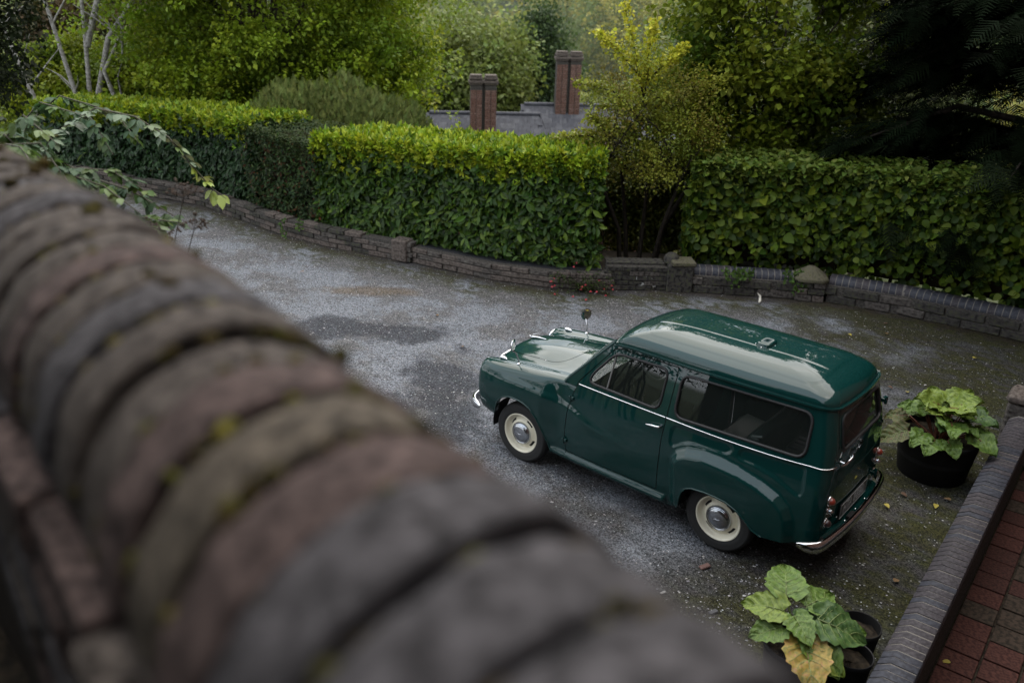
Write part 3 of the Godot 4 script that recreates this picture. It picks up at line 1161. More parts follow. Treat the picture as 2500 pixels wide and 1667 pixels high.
	# --- bumpers
	for e in 2:
		var b := MB.new()
		var path := []
		for k in 41:
			var q: float = lerp(-1.0, 1.0, k / 40.0)
			var n: float = 0.0
			var x := 0.0
			var a: float = abs(q)
			if e == 0:
				n = lin([0.0, 0.35, 0.75, 0.86, 0.95, 1.0], [0.0, 0.28, 0.60, 0.675, 0.715, 0.722], a)
				x = -2.872 + tab([0.0, 0.35, 0.75, 0.86, 0.95, 1.0], [0.0, 0.008, 0.042, 0.072, 0.135, 0.19], a)
			else:
				n = lin([0.0, 0.35, 0.75, 0.88, 1.0], [0.0, 0.28, 0.55, 0.64, 0.68], a)
				x = 0.70 - tab([0.0, 0.35, 0.75, 0.88, 1.0], [0.0, 0.015, 0.06, 0.12, 0.23], a)
			path.append(cv(x, 0.415, -n * sign(q) if e == 0 else n * sign(q)))
		var bs_ := []
		for k in 41:
			bs_.append(sqrt(1.0 - pow(max(abs(k - 20.0) - 17.0, 0.0) / 3.15, 2.0)))
		b.sweep(path, [Vector2(-0.006, -0.048), Vector2(0.010, -0.050), Vector2(0.022, -0.036), Vector2(0.029, -0.014), Vector2(0.029, 0.014), Vector2(0.022, 0.036), Vector2(0.010, 0.050), Vector2(-0.006, 0.048), Vector2(0.004, 0.0)], [Vector3.UP], true, true, bs_)
		var bp := part("rear_bumper" if e == 0 else "front_bumper", b, chrome, car)
		for q in [-0.30, 0.30]:
			b = MB.new()
			b.box(cv(-2.80 if e == 0 else 0.60, 0.40, q), Vector3(0.10, 0.04, 0.03), 0.004)
			part("bracket", b, black, bp)
	var ap := MB.new()
	var app := []
	for r in 4:
		for c in 33:
			var n: float = lerp(-0.535, 0.535, c / 32.0)
			var inner := tail_point(0.40, n).x + 0.01
			var outer: float = -2.866 + 0.045 * pow(abs(n) / 0.535, 4.0)
			var xx: float = [inner, inner - 0.01, outer, outer][r]
			var yy: float = [0.445, 0.437, 0.425, 0.37][r]
			app.append(cv(min(xx, inner), yy, n))
	ap.grid(app, 33, 4)
	for k in ap.N.size():
		if ap.N[k].y < 0.0:
			ap.N[k] = -ap.N[k]
	var apron := part("rear_apron", ap, paint, car)
	for n in [0.42, 0.20, -0.02, -0.22]:
		ap = MB.new()
		ap.lathe([Vector2(0.009, 0), Vector2(0.008, 0.006), Vector2(0, 0.009)], Transform3D(Basis(), cv(-2.835, 0.428, n)), 8)
		part("bolt", ap, chrome, apron)
	ap = MB.new()
	ap.box(cv(-2.85, 0.445, 0.12), Vector3(0.04, 0.035, 0.11), 0.008)
	part("plate_lamp", ap, black, apron)
	# --- tail lamps
	var amber := mat(Color(0.20, 0.020, 0.007), 0.12)
	amber.clearcoat_enabled = true
	var red := mat(Color(0.022, 0.003, 0.004), 0.12)
	red.clearcoat_enabled = true
	for sg in [1.0, -1.0]:
		var k := 0
		for q in [[0.722, 0.030, amber], [0.640, 0.020, cap_m], [0.535, 0.031, red]]:
			var at := tail_point(q[0], 0.495) + Vector3(0.004, 0, 0)
			at.x = tail_x(q[0]) + 0.006
			at.z = -0.497 * sg
			var x := Transform3D(Basis(Vector3.BACK, PI / 2), at)
			var r: float = q[1]
			var b := MB.new()
			b.lathe([Vector2(r + 0.012, -0.004), Vector2(r + 0.012, 0.010), Vector2(r + 0.006, 0.017), Vector2(r - 0.002, 0.016)], x, 20)
			var lamp := part("tail_lamp" if k != 1 else "reflector", b, chrome, car)
			b = MB.new()
			b.lathe([Vector2(r, 0.012), Vector2(r * 0.97, 0.024), Vector2(r * 0.80, 0.036), Vector2(r * 0.45, 0.045), Vector2(0.0, 0.048)], x, 20)
			part("lens", b, q[2], lamp)
			k += 1
	# --- headlamps, side lamps, mirrors, grille
	for sg in [1.0, -1.0]:
		var x := Transform3D(Basis(Vector3.BACK, -PI / 2), cv(0.478, 0.736, 0.508 * sg))
		var b := MB.new()
		b.lathe([Vector2(0.118, -0.03), Vector2(0.119, 0.02), Vector2(0.117, 0.045)], x, 28)
		var hl := part("headlamp", b, paint, car)
		b = MB.new()
		b.lathe([Vector2(0.119, 0.038), Vector2(0.121, 0.050), Vector2(0.112, 0.062), Vector2(0.098, 0.064)], x, 28)
		part("rim", b, chrome, hl)
		b = MB.new()
		b.lathe([Vector2(0.10, 0.060), Vector2(0.07, 0.076), Vector2(0.035, 0.084), Vector2(0.0, 0.086)], x, 28)
		part("lens", b, mat(Color(0.45, 0.46, 0.47), 0.1), hl)
		# side lamp on the wing
		b = MB.new()
		var lp := cv(0.34, 0.886, 0.50 * sg)
		b.tube([lp + Vector3(-0.035, 0.012, 0), lp + Vector3(-0.01, 0.016, 0), lp + Vector3(0.025, 0.016, 0), lp + Vector3(0.045, 0.012, 0)], [0.006, 0.016, 0.017, 0.010], 10)
		part("side_lamp", b, chrome, car)
		# wing mirror
		var foot := cv(0.14, 0.908, 0.53 * sg)
		var head := foot + Vector3(0.045, 0.155, -0.035 * sg)
		b = MB.new()
		b.lathe([Vector2(0.020, 0), Vector2(0.018, 0.010), Vector2(0.008, 0.016)], Transform3D(Basis(), foot), 12)
		b.tube([foot, foot + Vector3(0.004, 0.05, 0), foot + Vector3(0.022, 0.11, -0.018 * sg), head + Vector3(0.0, -0.02, 0)], 0.0065, 8)
		var mr := part("wing_mirror", b, chrome, car)
		var mb := Basis(Vector3.UP, 0.42 * sg) * Basis(Vector3.BACK, PI / 2)
		b = MB.new()
		b.lathe([Vector2(0.0, -0.028), Vector2(0.035, -0.02), Vector2(0.058, -0.004), Vector2(0.060, 0.006), Vector2(0.055, 0.008)], Transform3D(mb, head + Vector3(0, 0.03, 0)), 24)
		part("shell", b, chrome, mr)
		b = MB.new()
		b.lathe([Vector2(0.056, 0.006), Vector2(0.0, 0.006)], Transform3D(mb, head + Vector3(0, 0.03, 0)), 24)
		part("mirror_glass", b, mat(Color(0.75, 0.76, 0.78), 0.02, 1.0), mr)
	var gr := MB.new()
	gr.tube([cv(0.60, 0.52, 0.36), cv(0.608, 0.66, 0.34), cv(0.60, 0.765, 0.22), cv(0.592, 0.80, 0.0), cv(0.60, 0.765, -0.22), cv(0.608, 0.66, -0.34), cv(0.60, 0.52, -0.36), cv(0.60, 0.50, 0.0), cv(0.60, 0.52, 0.36)], 0.013, 8, false)
	var grille := part("grille", gr, chrome, car)
	for k in 7:
		gr = MB.new()
		gr.box(Vector3(0.60, 0.53 + 0.034 * k, 0), Vector3(0.016, 0.010, 0.66 - 0.05 * max(k - 3, 0)), 0.003)
		part("bar", gr, chrome, grille)
	gr = MB.new()
	gr.box(Vector3(0.575, 0.60, 0), Vector3(0.02, 0.30, 0.70), 0.02)
	part("backing", gr, black, grille)
	# bonnet ornament and lip
	gr = MB.new()
	gr.tube([cv(0.24, 0.970, 0), cv(0.34, 0.962, 0), cv(0.42, 0.945, 0), cv(0.445, 0.953, 0)], [0.004, 0.010, 0.013, 0.006], 8)
	gr.tube([cv(0.44, 0.945, 0), cv(0.40, 0.975, 0.012), cv(0.36, 0.985, 0.045)], [0.006, 0.005, 0.002], 6)
	gr.tube([cv(0.44, 0.945, 0), cv(0.40, 0.975, -0.012), cv(0.36, 0.985, -0.045)], [0.006, 0.005, 0.002], 6)
	part("ornament", gr, chrome, bonnet)
	gr = MB.new()
	var lipp := []
	for k in 15:
		var n: float = lerp(0.24, -0.24, k / 14.0)
		var xx: float = 0.545 - 0.5 * n * n
		lipp.append(cv(xx + 0.004, 0.812 - 0.9 * n * n, n))
	gr.tube(lipp, 0.009, 7)
	part("lip", gr, chrome, bonnet)
	# a yellow tax disc behind the glass
	gr = MB.new()
	gr.lathe([Vector2(0.035, 0.0), Vector2(0.0, 0.001)], Transform3D(Basis(Vector3.BACK, 0.75), Vector3(-0.50, 1.03, 0.30)), 14)
	part("paper_disc", gr, mat(Color(0.5, 0.45, 0.2), 0.8), car)

# ---------------------------------------------------------------- surroundings
func v2(p) -> Vector2:
	return Vector2(p[0], p[1])

const HEDGE_LINE := [[-14.0, -20.6], [-9.5, -18.3], [-7.8, -17.3], [-6.1, -16.45], [-4.1, -14.6], [-3.1, -13.9], [-1.7, -13.2], [-0.34, -12.42], [0.58, -12.12], [1.3, -12.14], [2.26, -12.16], [3.3, -12.05], [4.53, -11.88], [5.5, -11.44], [6.74, -10.55], [7.8, -9.4], [9.0, -7.6]]

func hedge_z(x: float) -> float:
	var a := []
	var b := []
	for p in HEDGE_LINE:
		a.append(p[0])
		b.append(p[1])
	return lin(a, b, x)

func land(x: float, z: float) -> float:
	var b := hedge_z(clamp(x, -14.0, 8.5)) - z
	return lin([-30.0, 1.2, 1.9, 4.0, 20.0, 45.0, 60.0, 100.0, 150.0, 230.0, 300.0], [-0.45, -0.45, 0.0, -0.7, -7.0, -13.0, -12.0, -2.0, 14.0, 34.0, 40.0], b)

const KERB_A := Vector2(2.12, -3.90)
const KERB_D := Vector2(0.606, -0.7955)
const KERB_N := Vector2(0.7955, 0.606)
const FG_D := Vector2(-0.617, -0.787)
const FG_N := Vector2(0.787, -0.617)

func fg_lateral(s: float) -> float:
	return tab([-1.5, 0.0, 1.0, 1.4, 1.87, 2.1, 2.5, 3.0, 4.0, 5.5], [0.24, 0.24, 0.24, 0.228, 0.19, 0.155, 0.05, -0.13, -0.62, -1.6], s)

func fg_point(s: float, off: float, y: float) -> Vector3:
	var l := fg_lateral(s)
	var dl := (fg_lateral(s + 0.02) - fg_lateral(s - 0.02)) / 0.04
	var t := (FG_D + FG_N * dl).normalized()
	var nn := Vector2(-t.y, t.x)
	if nn.dot(FG_N) < 0.0:
		nn = -nn
	var p := FG_D * s + FG_N * l + nn * off
	return Vector3(p.x, y, p.y)

func rnd(a: float, b: float) -> float:
	return rng.randf_range(a, b)

func vary(c: Color, v: float, h := 0.12) -> Color:
	var k := 1.0 + rnd(-v, v)
	return Color(c.r * k * (1.0 + rnd(-h, h)), c.g * k, c.b * k * (1.0 + rnd(-h, h)))

var M := {}
var L := {}

func vmat(rough: float, spec := 0.4, back := 0.0) -> StandardMaterial3D:
	var m := StandardMaterial3D.new()
	m.vertex_color_use_as_albedo = true
	m.roughness = rough
	m.metallic_specular = spec
	if back > 0.0:
		m.backlight_enabled = true
		m.backlight = Color(back, back, back * 0.7).linear_to_srgb()
	return m

func leaf_into(b: MB, x: Transform3D, len: float, wid: float, curl := 0.15, serr := 0) -> void:
	# a blade along +y, face towards +z, folded along its rib
	var prof: Array = [[0.0, 0.02], [0.22, 0.34], [0.48, 0.5], [0.75, 0.34], [1.0, 0.0]]
	if serr == 1:
		prof = [[0.0, 0.06], [0.13, 0.36], [0.34, 0.50], [0.60, 0.43], [0.84, 0.22], [1.0, 0.0]]
	var k := b.V.size()
	for p in prof:
		var z: float = -curl * p[0] * p[0] * len
		for s in [-1.0, 0.0, 1.0]:
			var q := Vector3(s * p[1] * wid, p[0] * len, z + abs(s) * p[1] * wid * 0.28)
			var n := Vector3(-s * 0.35, 2.0 * curl * p[0] * 0.5, 1.0).normalized()
			b.vert(x * q, (x.basis * n).normalized())
	for r in prof.size() - 1:
		for c in 2:
			b.quad(k + r * 3 + c, k + r * 3 + c + 1, k + r * 3 + 3 + c + 1, k + r * 3 + 3 + c)

func small_leaf_into(b: MB, x: Transform3D, len: float, wid: float) -> void:
	var k := b.V.size()
	var n := (x.basis * Vector3(0, 0, 1)).normalized()
	for q in [[0, 0, 0], [0.5, 0.45, 0.06], [0, 1, -0.12], [-0.5, 0.45, 0.06]]:
		b.vert(x * Vector3(q[0] * wid, q[1] * len, q[2] * len), n)
	b.quad(k, k + 1, k + 2, k + 3)

func any_basis() -> Basis:
	return Basis.from_euler(Vector3(rnd(-PI, PI), rnd(-PI, PI), rnd(-PI, PI)))

func cluster(count: int, rad: float, len: float, wid: float, droop := 0.0) -> ArrayMesh:
	var b := MB.new()
	for i in count:
		var d := Vector3(rnd(-1, 1), rnd(-1, 1), rnd(-1, 1))
		if d.length() > 1.0:
			d = d.normalized()
		var up := (d + Vector3(rnd(-0.6, 0.6), rnd(-0.4, 0.6) - droop, rnd(-0.6, 0.6))).normalized()
		var face := (Vector3(rnd(-0.8, 0.8), 1.0, rnd(-0.8, 0.8)) - up * up.dot(Vector3(0, 1, 0))).normalized()
		var s := up.cross(face).normalized()
		var t := Transform3D(Basis(s, up, s.cross(up)), d * rad)
		var c := rnd(0.75, 1.2)
		b.col = Color(c * rnd(0.9, 1.1), c, c * rnd(0.8, 1.1))
		var z := rnd(0.7, 1.2)
		small_leaf_into(b, t, len * z, wid * z)
	return b.commit()

func spray(len: float) -> ArrayMesh:
	# a flat feathered conifer spray along +y
	var b := MB.new()
	for s in [-1.0, 1.0]:
		for k in 11:
			var t := 0.06 + 0.085 * k
			var l: float = (1.0 - t) * 0.34 + 0.07
			var d := Vector3(s, 0.75, rnd(-0.2, 0.2)).normalized()
			var p := Vector3(0, t * len, -0.22 * t * t * len)
			var q := p + d * l * len
			q.z -= 0.10 * l * len
			var w := Vector3(0, 0.032 * len, 0)
			b.col = Color.WHITE * rnd(0.7, 1.25)
			b.flat([p - w, q - w * 0.3, q + w * 0.3, p + w], Vector3(rnd(-0.2, 0.2), rnd(-0.2, 0.2), 1).normalized())
	return b.commit()

func stone_mat(c0: Color, c1: Color, scale: float, seed_: int, rough := 0.9, bump := 2.0, c2 = null) -> StandardMaterial3D:
	var im := noise_image(256, 0.02, seed_, 0, 5)
	var m := StandardMaterial3D.new()
	m.albedo_texture = ramp_tex(im, [0.2, 0.5, 0.68, 0.85] if c2 != null else [0.25, 0.75], [c0, c1, c1.lerp(c2, 0.2), c2] if c2 != null else [c0, c1])
	m.normal_enabled = true
	m.normal_texture = bump_tex(noise_image(256, 0.06, seed_ + 1, 0, 4), bump)
	m.normal_scale = 0.8
	m.roughness = rough
	m.metallic_specular = 0.3
	return triplanar(m, scale, true)

func make_materials() -> void:
	M.leaf = vmat(0.5, 0.28, 0.7)
	M.leaf_gloss = vmat(0.40, 0.32, 0.5)
	M.needle = vmat(0.8, 0.15)
	M.bark = stone_mat(Color(0.020, 0.016, 0.012), Color(0.075, 0.062, 0.050), 2.0, 40)
	M.bark_dark = stone_mat(Color(0.010, 0.008, 0.006), Color(0.030, 0.024, 0.018), 2.0, 41)
	M.bark_pale = stone_mat(Color(0.14, 0.13, 0.12), Color(0.34, 0.33, 0.31), 2.0, 42)
	M.twig = mat(Color(0.018, 0.014, 0.008), 0.95, 0.0, 0.2)
	M.soil = stone_mat(Color(0.008, 0.006, 0.004), Color(0.035, 0.027, 0.018), 3.0, 43)
	M.mortar = stone_mat(Color(0.030, 0.027, 0.024), Color(0.085, 0.078, 0.070), 5.0, 44)
	M.stone = [
		stone_mat(Color(0.020, 0.017, 0.015), Color(0.075, 0.066, 0.060), 3.0, 45, 0.9, 2.5, Color(0.13, 0.12, 0.105)),
		stone_mat(Color(0.030, 0.024, 0.021), Color(0.095, 0.078, 0.068), 3.4, 47, 0.9, 2.5, Color(0.15, 0.13, 0.115)),
		stone_mat(Color(0.014, 0.013, 0.012), Color(0.050, 0.046, 0.043), 2.6, 49, 0.9, 2.5, Color(0.06, 0.065, 0.03))]
	M.blue_brick = [
		stone_mat(Color(0.024, 0.025, 0.032), Color(0.052, 0.055, 0.068), 5.0, 51, 0.5, 1.5),
		stone_mat(Color(0.028, 0.026, 0.030), Color(0.064, 0.058, 0.064), 5.6, 53, 0.55, 1.5)]
	M.pale_joint = mat(Color(0.15, 0.138, 0.122), 0.95)
	M.slate = [stone_mat(Color(0.030, 0.031, 0.038), Color(0.055, 0.057, 0.068), 1.0, 55, 0.6, 1.0), stone_mat(Color(0.038, 0.039, 0.046), Color(0.080, 0.082, 0.092), 1.0, 56, 0.6, 1.0)]
	M.red_brick = [stone_mat(Color(0.055, 0.030, 0.024), Color(0.150, 0.078, 0.060), 3.0, 57, 0.9, 2.0, Color(0.17, 0.13, 0.11)), stone_mat(Color(0.075, 0.045, 0.036), Color(0.170, 0.100, 0.080), 2.4, 58, 0.9, 2.0, Color(0.20, 0.15, 0.13))]
	M.cap = stone_mat(Color(0.040, 0.037, 0.024), Color(0.10, 0.092, 0.066), 3.0, 59, 0.95, 2.5, Color(0.065, 0.07, 0.022))
	M.tile = [stone_mat(Color(0.028, 0.010, 0.008), Color(0.072, 0.028, 0.021), 6.0, 61, 0.75, 2.5), stone_mat(Color(0.022, 0.009, 0.007), Color(0.056, 0.022, 0.017), 6.0, 62, 0.75, 2.5), stone_mat(Color(0.016, 0.013, 0.009), Color(0.048, 0.034, 0.025), 4.0, 63, 0.85)]
	# old clay coping bricks: grey-brown, purple and buff, weathered
	M.coping = []
	var cols := [[Color(0.017, 0.0135, 0.0115), Color(0.050, 0.042, 0.037)], [Color(0.016, 0.015, 0.016), Color(0.046, 0.043, 0.046)], [Color(0.020, 0.0135, 0.0125), Color(0.055, 0.039, 0.036)], [Color(0.020, 0.0165, 0.012), Color(0.058, 0.048, 0.037)]]
	for i in 4:
		M.coping.append(stone_mat(cols[i][0] * 0.6, cols[i][1], 7.0, 65 + i * 3, 0.92, 3.5, cols[i][1] * 2.1))
	M.coping_mortar = stone_mat(Color(0.008, 0.006, 0.004), Color(0.026, 0.019, 0.012), 8.0, 71)
	M.moss = vmat(0.95, 0.2)
	M.pot = mat(Color(0.008, 0.008, 0.009), 0.55, 0.0, 0.35)
	M.pot_dull = mat(Color(0.012, 0.0115, 0.011), 0.75, 0.0, 0.3)
	# leaves
	var b := MB.new()
	leaf_into(b, Transform3D(), 1.0, 0.44, 0.18)
	L.laurel = b.commit()
	b = MB.new()
	leaf_into(b, Transform3D(), 1.0, 0.84, 0.34, 1)
	L.round = b.commit()
	b = MB.new()
	for k in 5:
		leaf_into(b, Transform3D(Basis(Vector3.UP, k * 2.4) * Basis(Vector3.RIGHT, -0.35 - 0.12 * k), Vector3(0, 0.05 * k, 0)), 0.8, 0.30, 0.1)
	L.shoot = b.commit()
	L.maple = cluster(16, 0.85, 0.55, 0.42)
	L.maple2 = cluster(14, 0.9, 0.5, 0.36, 0.3)
	L.fine = cluster(20, 0.9, 0.30, 0.22)
	L.coarse = cluster(12, 0.8, 0.75, 0.62)
	L.far = cluster(26, 0.95, 0.40, 0.34)
	L.spray = spray(1.0)

func build_ground() -> void:
	# wide land: garden, valley and the far slope
	var xs := []
	var zs := []
	for i in 61:
		var t := (i - 30) / 30.0
		xs.append(t * 25.0 + sign(t) * pow(abs(t), 3.0) * 190.0)
	for i in 71:
		var t := i / 70.0
		zs.append(14.0 - t * 70.0 - pow(t, 3.0) * 240.0)
	var P := []
	for z in zs:
		for x in xs:
			P.append(Vector3(x, land(x, z), z))
	var g := MB.new()
	g.grid(P, xs.size(), zs.size())
	for k in g.N.size():
		if g.N[k].y < 0:
			g.N[k] = -g.N[k]
	var gm := stone_mat(Color(0.018, 0.022, 0.008), Color(0.050, 0.060, 0.020), 0.35, 30)
	tag(part("ground", g, gm, self), "", "", "", "structure")
	# the gravel drive: grey chippings, worn earth, damp patches and moss (each with its own outline)
	var n1 := FastNoiseLite.new()
	n1.seed = 5
	n1.frequency = 0.9
	n1.fractal_octaves = 4
	var n2 := FastNoiseLite.new()
	n2.seed = 9
	n2.frequency = 6.0
	n2.fractal_octaves = 3
	var step := 0.075
	var x0 := -13.0
	var z0 := -20.4
	var nx := int(22.0 / step)
	var nz := int(21.5 / step)
	var id := {}
	g = MB.new()
	for r in nz + 1:
		var z := z0 + r * step
		for c in nx + 1:
			var x := x0 + c * step
			var kerb := (Vector2(x, z) - KERB_A).dot(KERB_N)
			var fg := Vector2(x, z).dot(FG_N) - fg_lateral(Vector2(x, z).dot(FG_D))
			var hb := hedge_z(x) - z
			if kerb > 0.16 or hb > 0.25 or (fg < 0.10 and z > -9.0):
				continue
			var a := n1.get_noise_2d(x, z)
			var b := n2.get_noise_2d(x, z)
			var col := Color(0.225, 0.240, 0.270)
			# worn earthy wheel line and bare ground near the edges
			var earth: float = smoothstep(-0.15, 0.35, a + 0.5 * b + 0.45 * smoothstep(2.2, 0.8, -hb) - 0.12)
			col = col.lerp(Color(0.092, 0.080, 0.068), earth * 0.6)
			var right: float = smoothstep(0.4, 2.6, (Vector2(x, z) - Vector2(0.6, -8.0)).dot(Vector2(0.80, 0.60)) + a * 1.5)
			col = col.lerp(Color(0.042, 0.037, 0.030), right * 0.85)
			# damp patches left of the car
			var d1 := Vector2((x + 1.95) / 1.15, (z + 10.15) / 0.40).length() + a * 0.9 + b * 0.3
			var d2 := Vector2((x + 0.75) / 0.45, (z + 8.3) / 1.2).length() + a * 0.9 + b * 0.3
			col = col.lerp(Color(0.052, 0.055, 0.064), 0.85 * max(smoothstep(1.15, 0.7, d1), smoothstep(1.2, 0.7, d2)))
			var d3 := Vector2((x + 2.0) / 0.75, (z + 11.65) / 0.22).length() + a * 0.6 + b * 0.4
			col = col.lerp(Color(0.150, 0.118, 0.085), 0.8 * smoothstep(1.2, 0.6, d3))
			# moss: a band along the low wall, and most of the ground towards the tiled path
			var edge: float = smoothstep(1.25, 0.45, -hb + a * 0.6) * smoothstep(0.02, 0.30, -hb + 0.2 * b)
			var kside: float = smoothstep(-1.9, -0.5, kerb + a * 0.9) * 0.9
			var corner: float = smoothstep(2.8, 4.6, x + a * 1.2) * 0.75
			var moss: float = max(edge, max(kside, corner)) * smoothstep(-0.25, 0.25, b + a * 0.6 + 0.12)
			col = col.lerp(Color(0.042, 0.044, 0.008), clamp(moss, 0.0, 1.0) * 0.85)
			# leaf mould against the walls
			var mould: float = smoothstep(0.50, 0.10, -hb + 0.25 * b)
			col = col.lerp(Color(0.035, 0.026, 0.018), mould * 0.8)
			col *= 1.0 + 0.20 * b
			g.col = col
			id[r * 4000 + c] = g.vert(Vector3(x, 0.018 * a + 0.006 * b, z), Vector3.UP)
	for r in nz:
		for c in nx:
			var q := [r * 4000 + c, r * 4000 + c + 1, (r + 1) * 4000 + c + 1, (r + 1) * 4000 + c]
			if id.has(q[0]) and id.has(q[1]) and id.has(q[2]) and id.has(q[3]):
				g.quad(id[q[0]], id[q[1]], id[q[2]], id[q[3]])
	var gravel := StandardMaterial3D.new()
	gravel.vertex_color_use_as_albedo = true
	var cells := noise_image(1024, 0.15, 3, 1)
	var fine := noise_image(1024, 0.30, 4, 0, 2)
	cells.convert(Image.FORMAT_L8)
	fine.convert(Image.FORMAT_L8)
	var mix := cells.duplicate()
	var da := cells.get_data()
	var db := fine.get_data()
	for i in da.size():
		da[i] = int(da[i] * 0.62 + db[i] * 0.38)
	mix = Image.create_from_data(1024, 1024, false, Image.FORMAT_L8, da)
	gravel.albedo_texture = ramp_tex(mix, [0.15, 0.45, 0.62, 0.80], [Color(0.16, 0.16, 0.16), Color(0.52, 0.52, 0.52), Color(0.9, 0.9, 0.9), Color(1.0, 1.0, 1.0)])
	gravel.normal_enabled = true
	gravel.normal_texture = bump_tex(noise_image(1024, 0.15, 3, 2), 5.0)
	gravel.normal_scale = 1.0
	gravel.roughness = 0.92
	gravel.metallic_specular = 0.3
	triplanar(gravel, 0.55)
	tag(part("drive", g, gravel, self), "", "", "", "structure")
	# loose chippings
	var st := MB.new()
	var pp := [Vector3(1, 0, 0), Vector3(0, 0.55, 0), Vector3(0, 0, 1), Vector3(-1, 0.1, 0), Vector3(0, 0.1, -1)]
	for f in [[0, 1, 2], [2, 1, 3], [3, 1, 4], [4, 1, 0]]:
		var nn: Vector3 = (pp[f[1]] - pp[f[0]]).cross(pp[f[2]] - pp[f[0]]).normalized()
		if nn.y < 0:
			nn = -nn
		st.flat([pp[f[0]], pp[f[1]], pp[f[2]]], nn)
	var chip := st.commit()
	var tx := []
	var tc := []
	for i in 130000:
		var x := rnd(-7.5, 6.8)
		var z := rnd(-16.0, -3.4)
		var kerb := (Vector2(x, z) - KERB_A).dot(KERB_N)
		var fg := Vector2(x, z).dot(FG_N) - fg_lateral(Vector2(x, z).dot(FG_D))
		var hb := hedge_z(x) - z
		if kerb > -0.02 or hb > -0.1 or fg < 0.4:
			continue
		var a := n1.get_noise_2d(x, z)
		var keep: float = 0.75 - 0.55 * smoothstep(1.5, 3.5, x) - 0.3 * smoothstep(0.9, 0.2, -hb) + a * 0.4
		if rng.randf() > keep:
			continue
		var s := rnd(0.003, 0.0085) * (1.0 + 0.9 * pow(rng.randf(), 9.0))
		tx.append(Transform3D(Basis(Vector3.UP, rnd(0, TAU)).scaled(Vector3(s * rnd(0.8, 1.3), s * rnd(0.6, 1.1), s)), Vector3(x, 0.018 * a + 0.006 * n2.get_noise_2d(x, z), z)))
		var v := pow(rng.randf(), 1.6)
		tc.append(Color(0.06, 0.06, 0.064).lerp(Color(0.42, 0.42, 0.43), v) * Color(1.0 + rnd(-0.05, 0.08), 1.0, 1.0 + rnd(-0.08, 0.06)))
	tag(swarm("gravel", chip, vmat(0.85, 0.3), self, tx, tc), "loose grey and white stone chippings over the drive", "gravel")
	# bed of soil behind the low wall
	var bed := MB.new()
	var bp := []
	for k in 60:
		var x: float = lerp(-13.5, 8.8, k / 59.0)
		var z := hedge_z(x)
		bp.append(Vector3(x, 0.17, z - 0.12))
		bp.append(Vector3(x - 0.3, 0.16, z - 1.0))
		bp.append(Vector3(x - 0.5, 0.0, z - 2.0))
		bp.append(Vector3(x - 0.6, -1.4, z - 3.2))
	bed.grid(bp, 4, 60)
	for k in bed.N.size():
		if bed.N[k].y < 0:
			bed.N[k] = -bed.N[k]
	tag(part("soil_bed", bed, M.soil, self), "", "", "", "structure")

func path_at(pl: Array, s: float) -> Array:
	# position and direction along a plan polyline
	var acc := 0.0
	for i in pl.size() - 1:
		var a := v2(pl[i])
		var b := v2(pl[i + 1])
		var l := (b - a).length()
		if s <= acc + l or i == pl.size() - 2:
			return [a.lerp(b, (s - acc) / l), (b - a) / l]
		acc += l
	return []

func path_len(pl: Array) -> float:
	var acc := 0.0
	for i in pl.size() - 1:
		acc += (v2(pl[i + 1]) - v2(pl[i])).length()
	return acc

func turned(d: Vector2) -> Basis:
	# local x along d (plan), local z to the front (towards the drive)
	return Basis(Vector3(d.x, 0, d.y), Vector3.UP, Vector3(d.x, 0, d.y).cross(Vector3.UP))

func lay(parent: Node3D, pl: Array, y0: float, courses: int, bl: float, bh: float, deep: float, mats: Array, name_ := "stone", ragged := 0.0, joint := 0.012, meshes_seed := 1) -> void:
	var total := path_len(pl)
	var pool := []
	var r2 := RandomNumberGenerator.new()
	r2.seed = meshes_seed
	for k in 6:
		var b := MB.new()
		b.box(Vector3.ZERO, Vector3((bl * r2.randf_range(0.75, 1.12)) if name_ == "stone" else bl - joint, bh - joint, deep), 0.010 if name_ == "stone" else 0.005)
		pool.append([b.commit(), 0.0])
	for c in courses:
		var s := -bl * 0.5 * (c % 2)
		while s < total:
			var e: float = bl
			var m: float = clamp(s + e * 0.5, 0.02, total - 0.02)
			if not (c == courses - 1 and rng.randf() < ragged):
				var q := path_at(pl, m)
				var d: Vector2 = q[1]
				var bs := turned(d) * Basis(Vector3.UP, rnd(-0.02, 0.02)) * Basis(Vector3.BACK, rnd(-0.012, 0.012))
				var at := Vector3(q[0].x, y0 + bh * (c + 0.5) + rnd(-0.003, 0.003), q[0].y) + bs.z * rnd(-0.006, 0.012)
				var sc := Vector3.ONE
				if s < 0.0:
					sc.x = 0.5
				part(name_, pool[rng.randi() % pool.size()][0], mats[rng.randi() % mats.size()], parent, Transform3D(bs.scaled_local(sc), at - parent.position))
			s += e

func core(parent: Node3D, called: String, pl: Array, y0: float, y1: float, deep: float, back: float, m: Material) -> void:
	var path := []
	var total := path_len(pl)
	var k: int = max(int(total / 0.25), 2)
	for i in k + 1:
		var q := path_at(pl, total * i / k)
		path.append(Vector3(q[0].x, (y0 + y1) * 0.5, q[0].y) - turned(q[1]).z * back - parent.position)
	var h := (y1 - y0) * 0.5
	var b := MB.new()
	b.sweep(path, [Vector2(-deep * 0.5, -h), Vector2(deep * 0.5, -h), Vector2(deep * 0.5, h), Vector2(-deep * 0.5, h)], [Vector3.UP])
	part(called, b, m, parent)

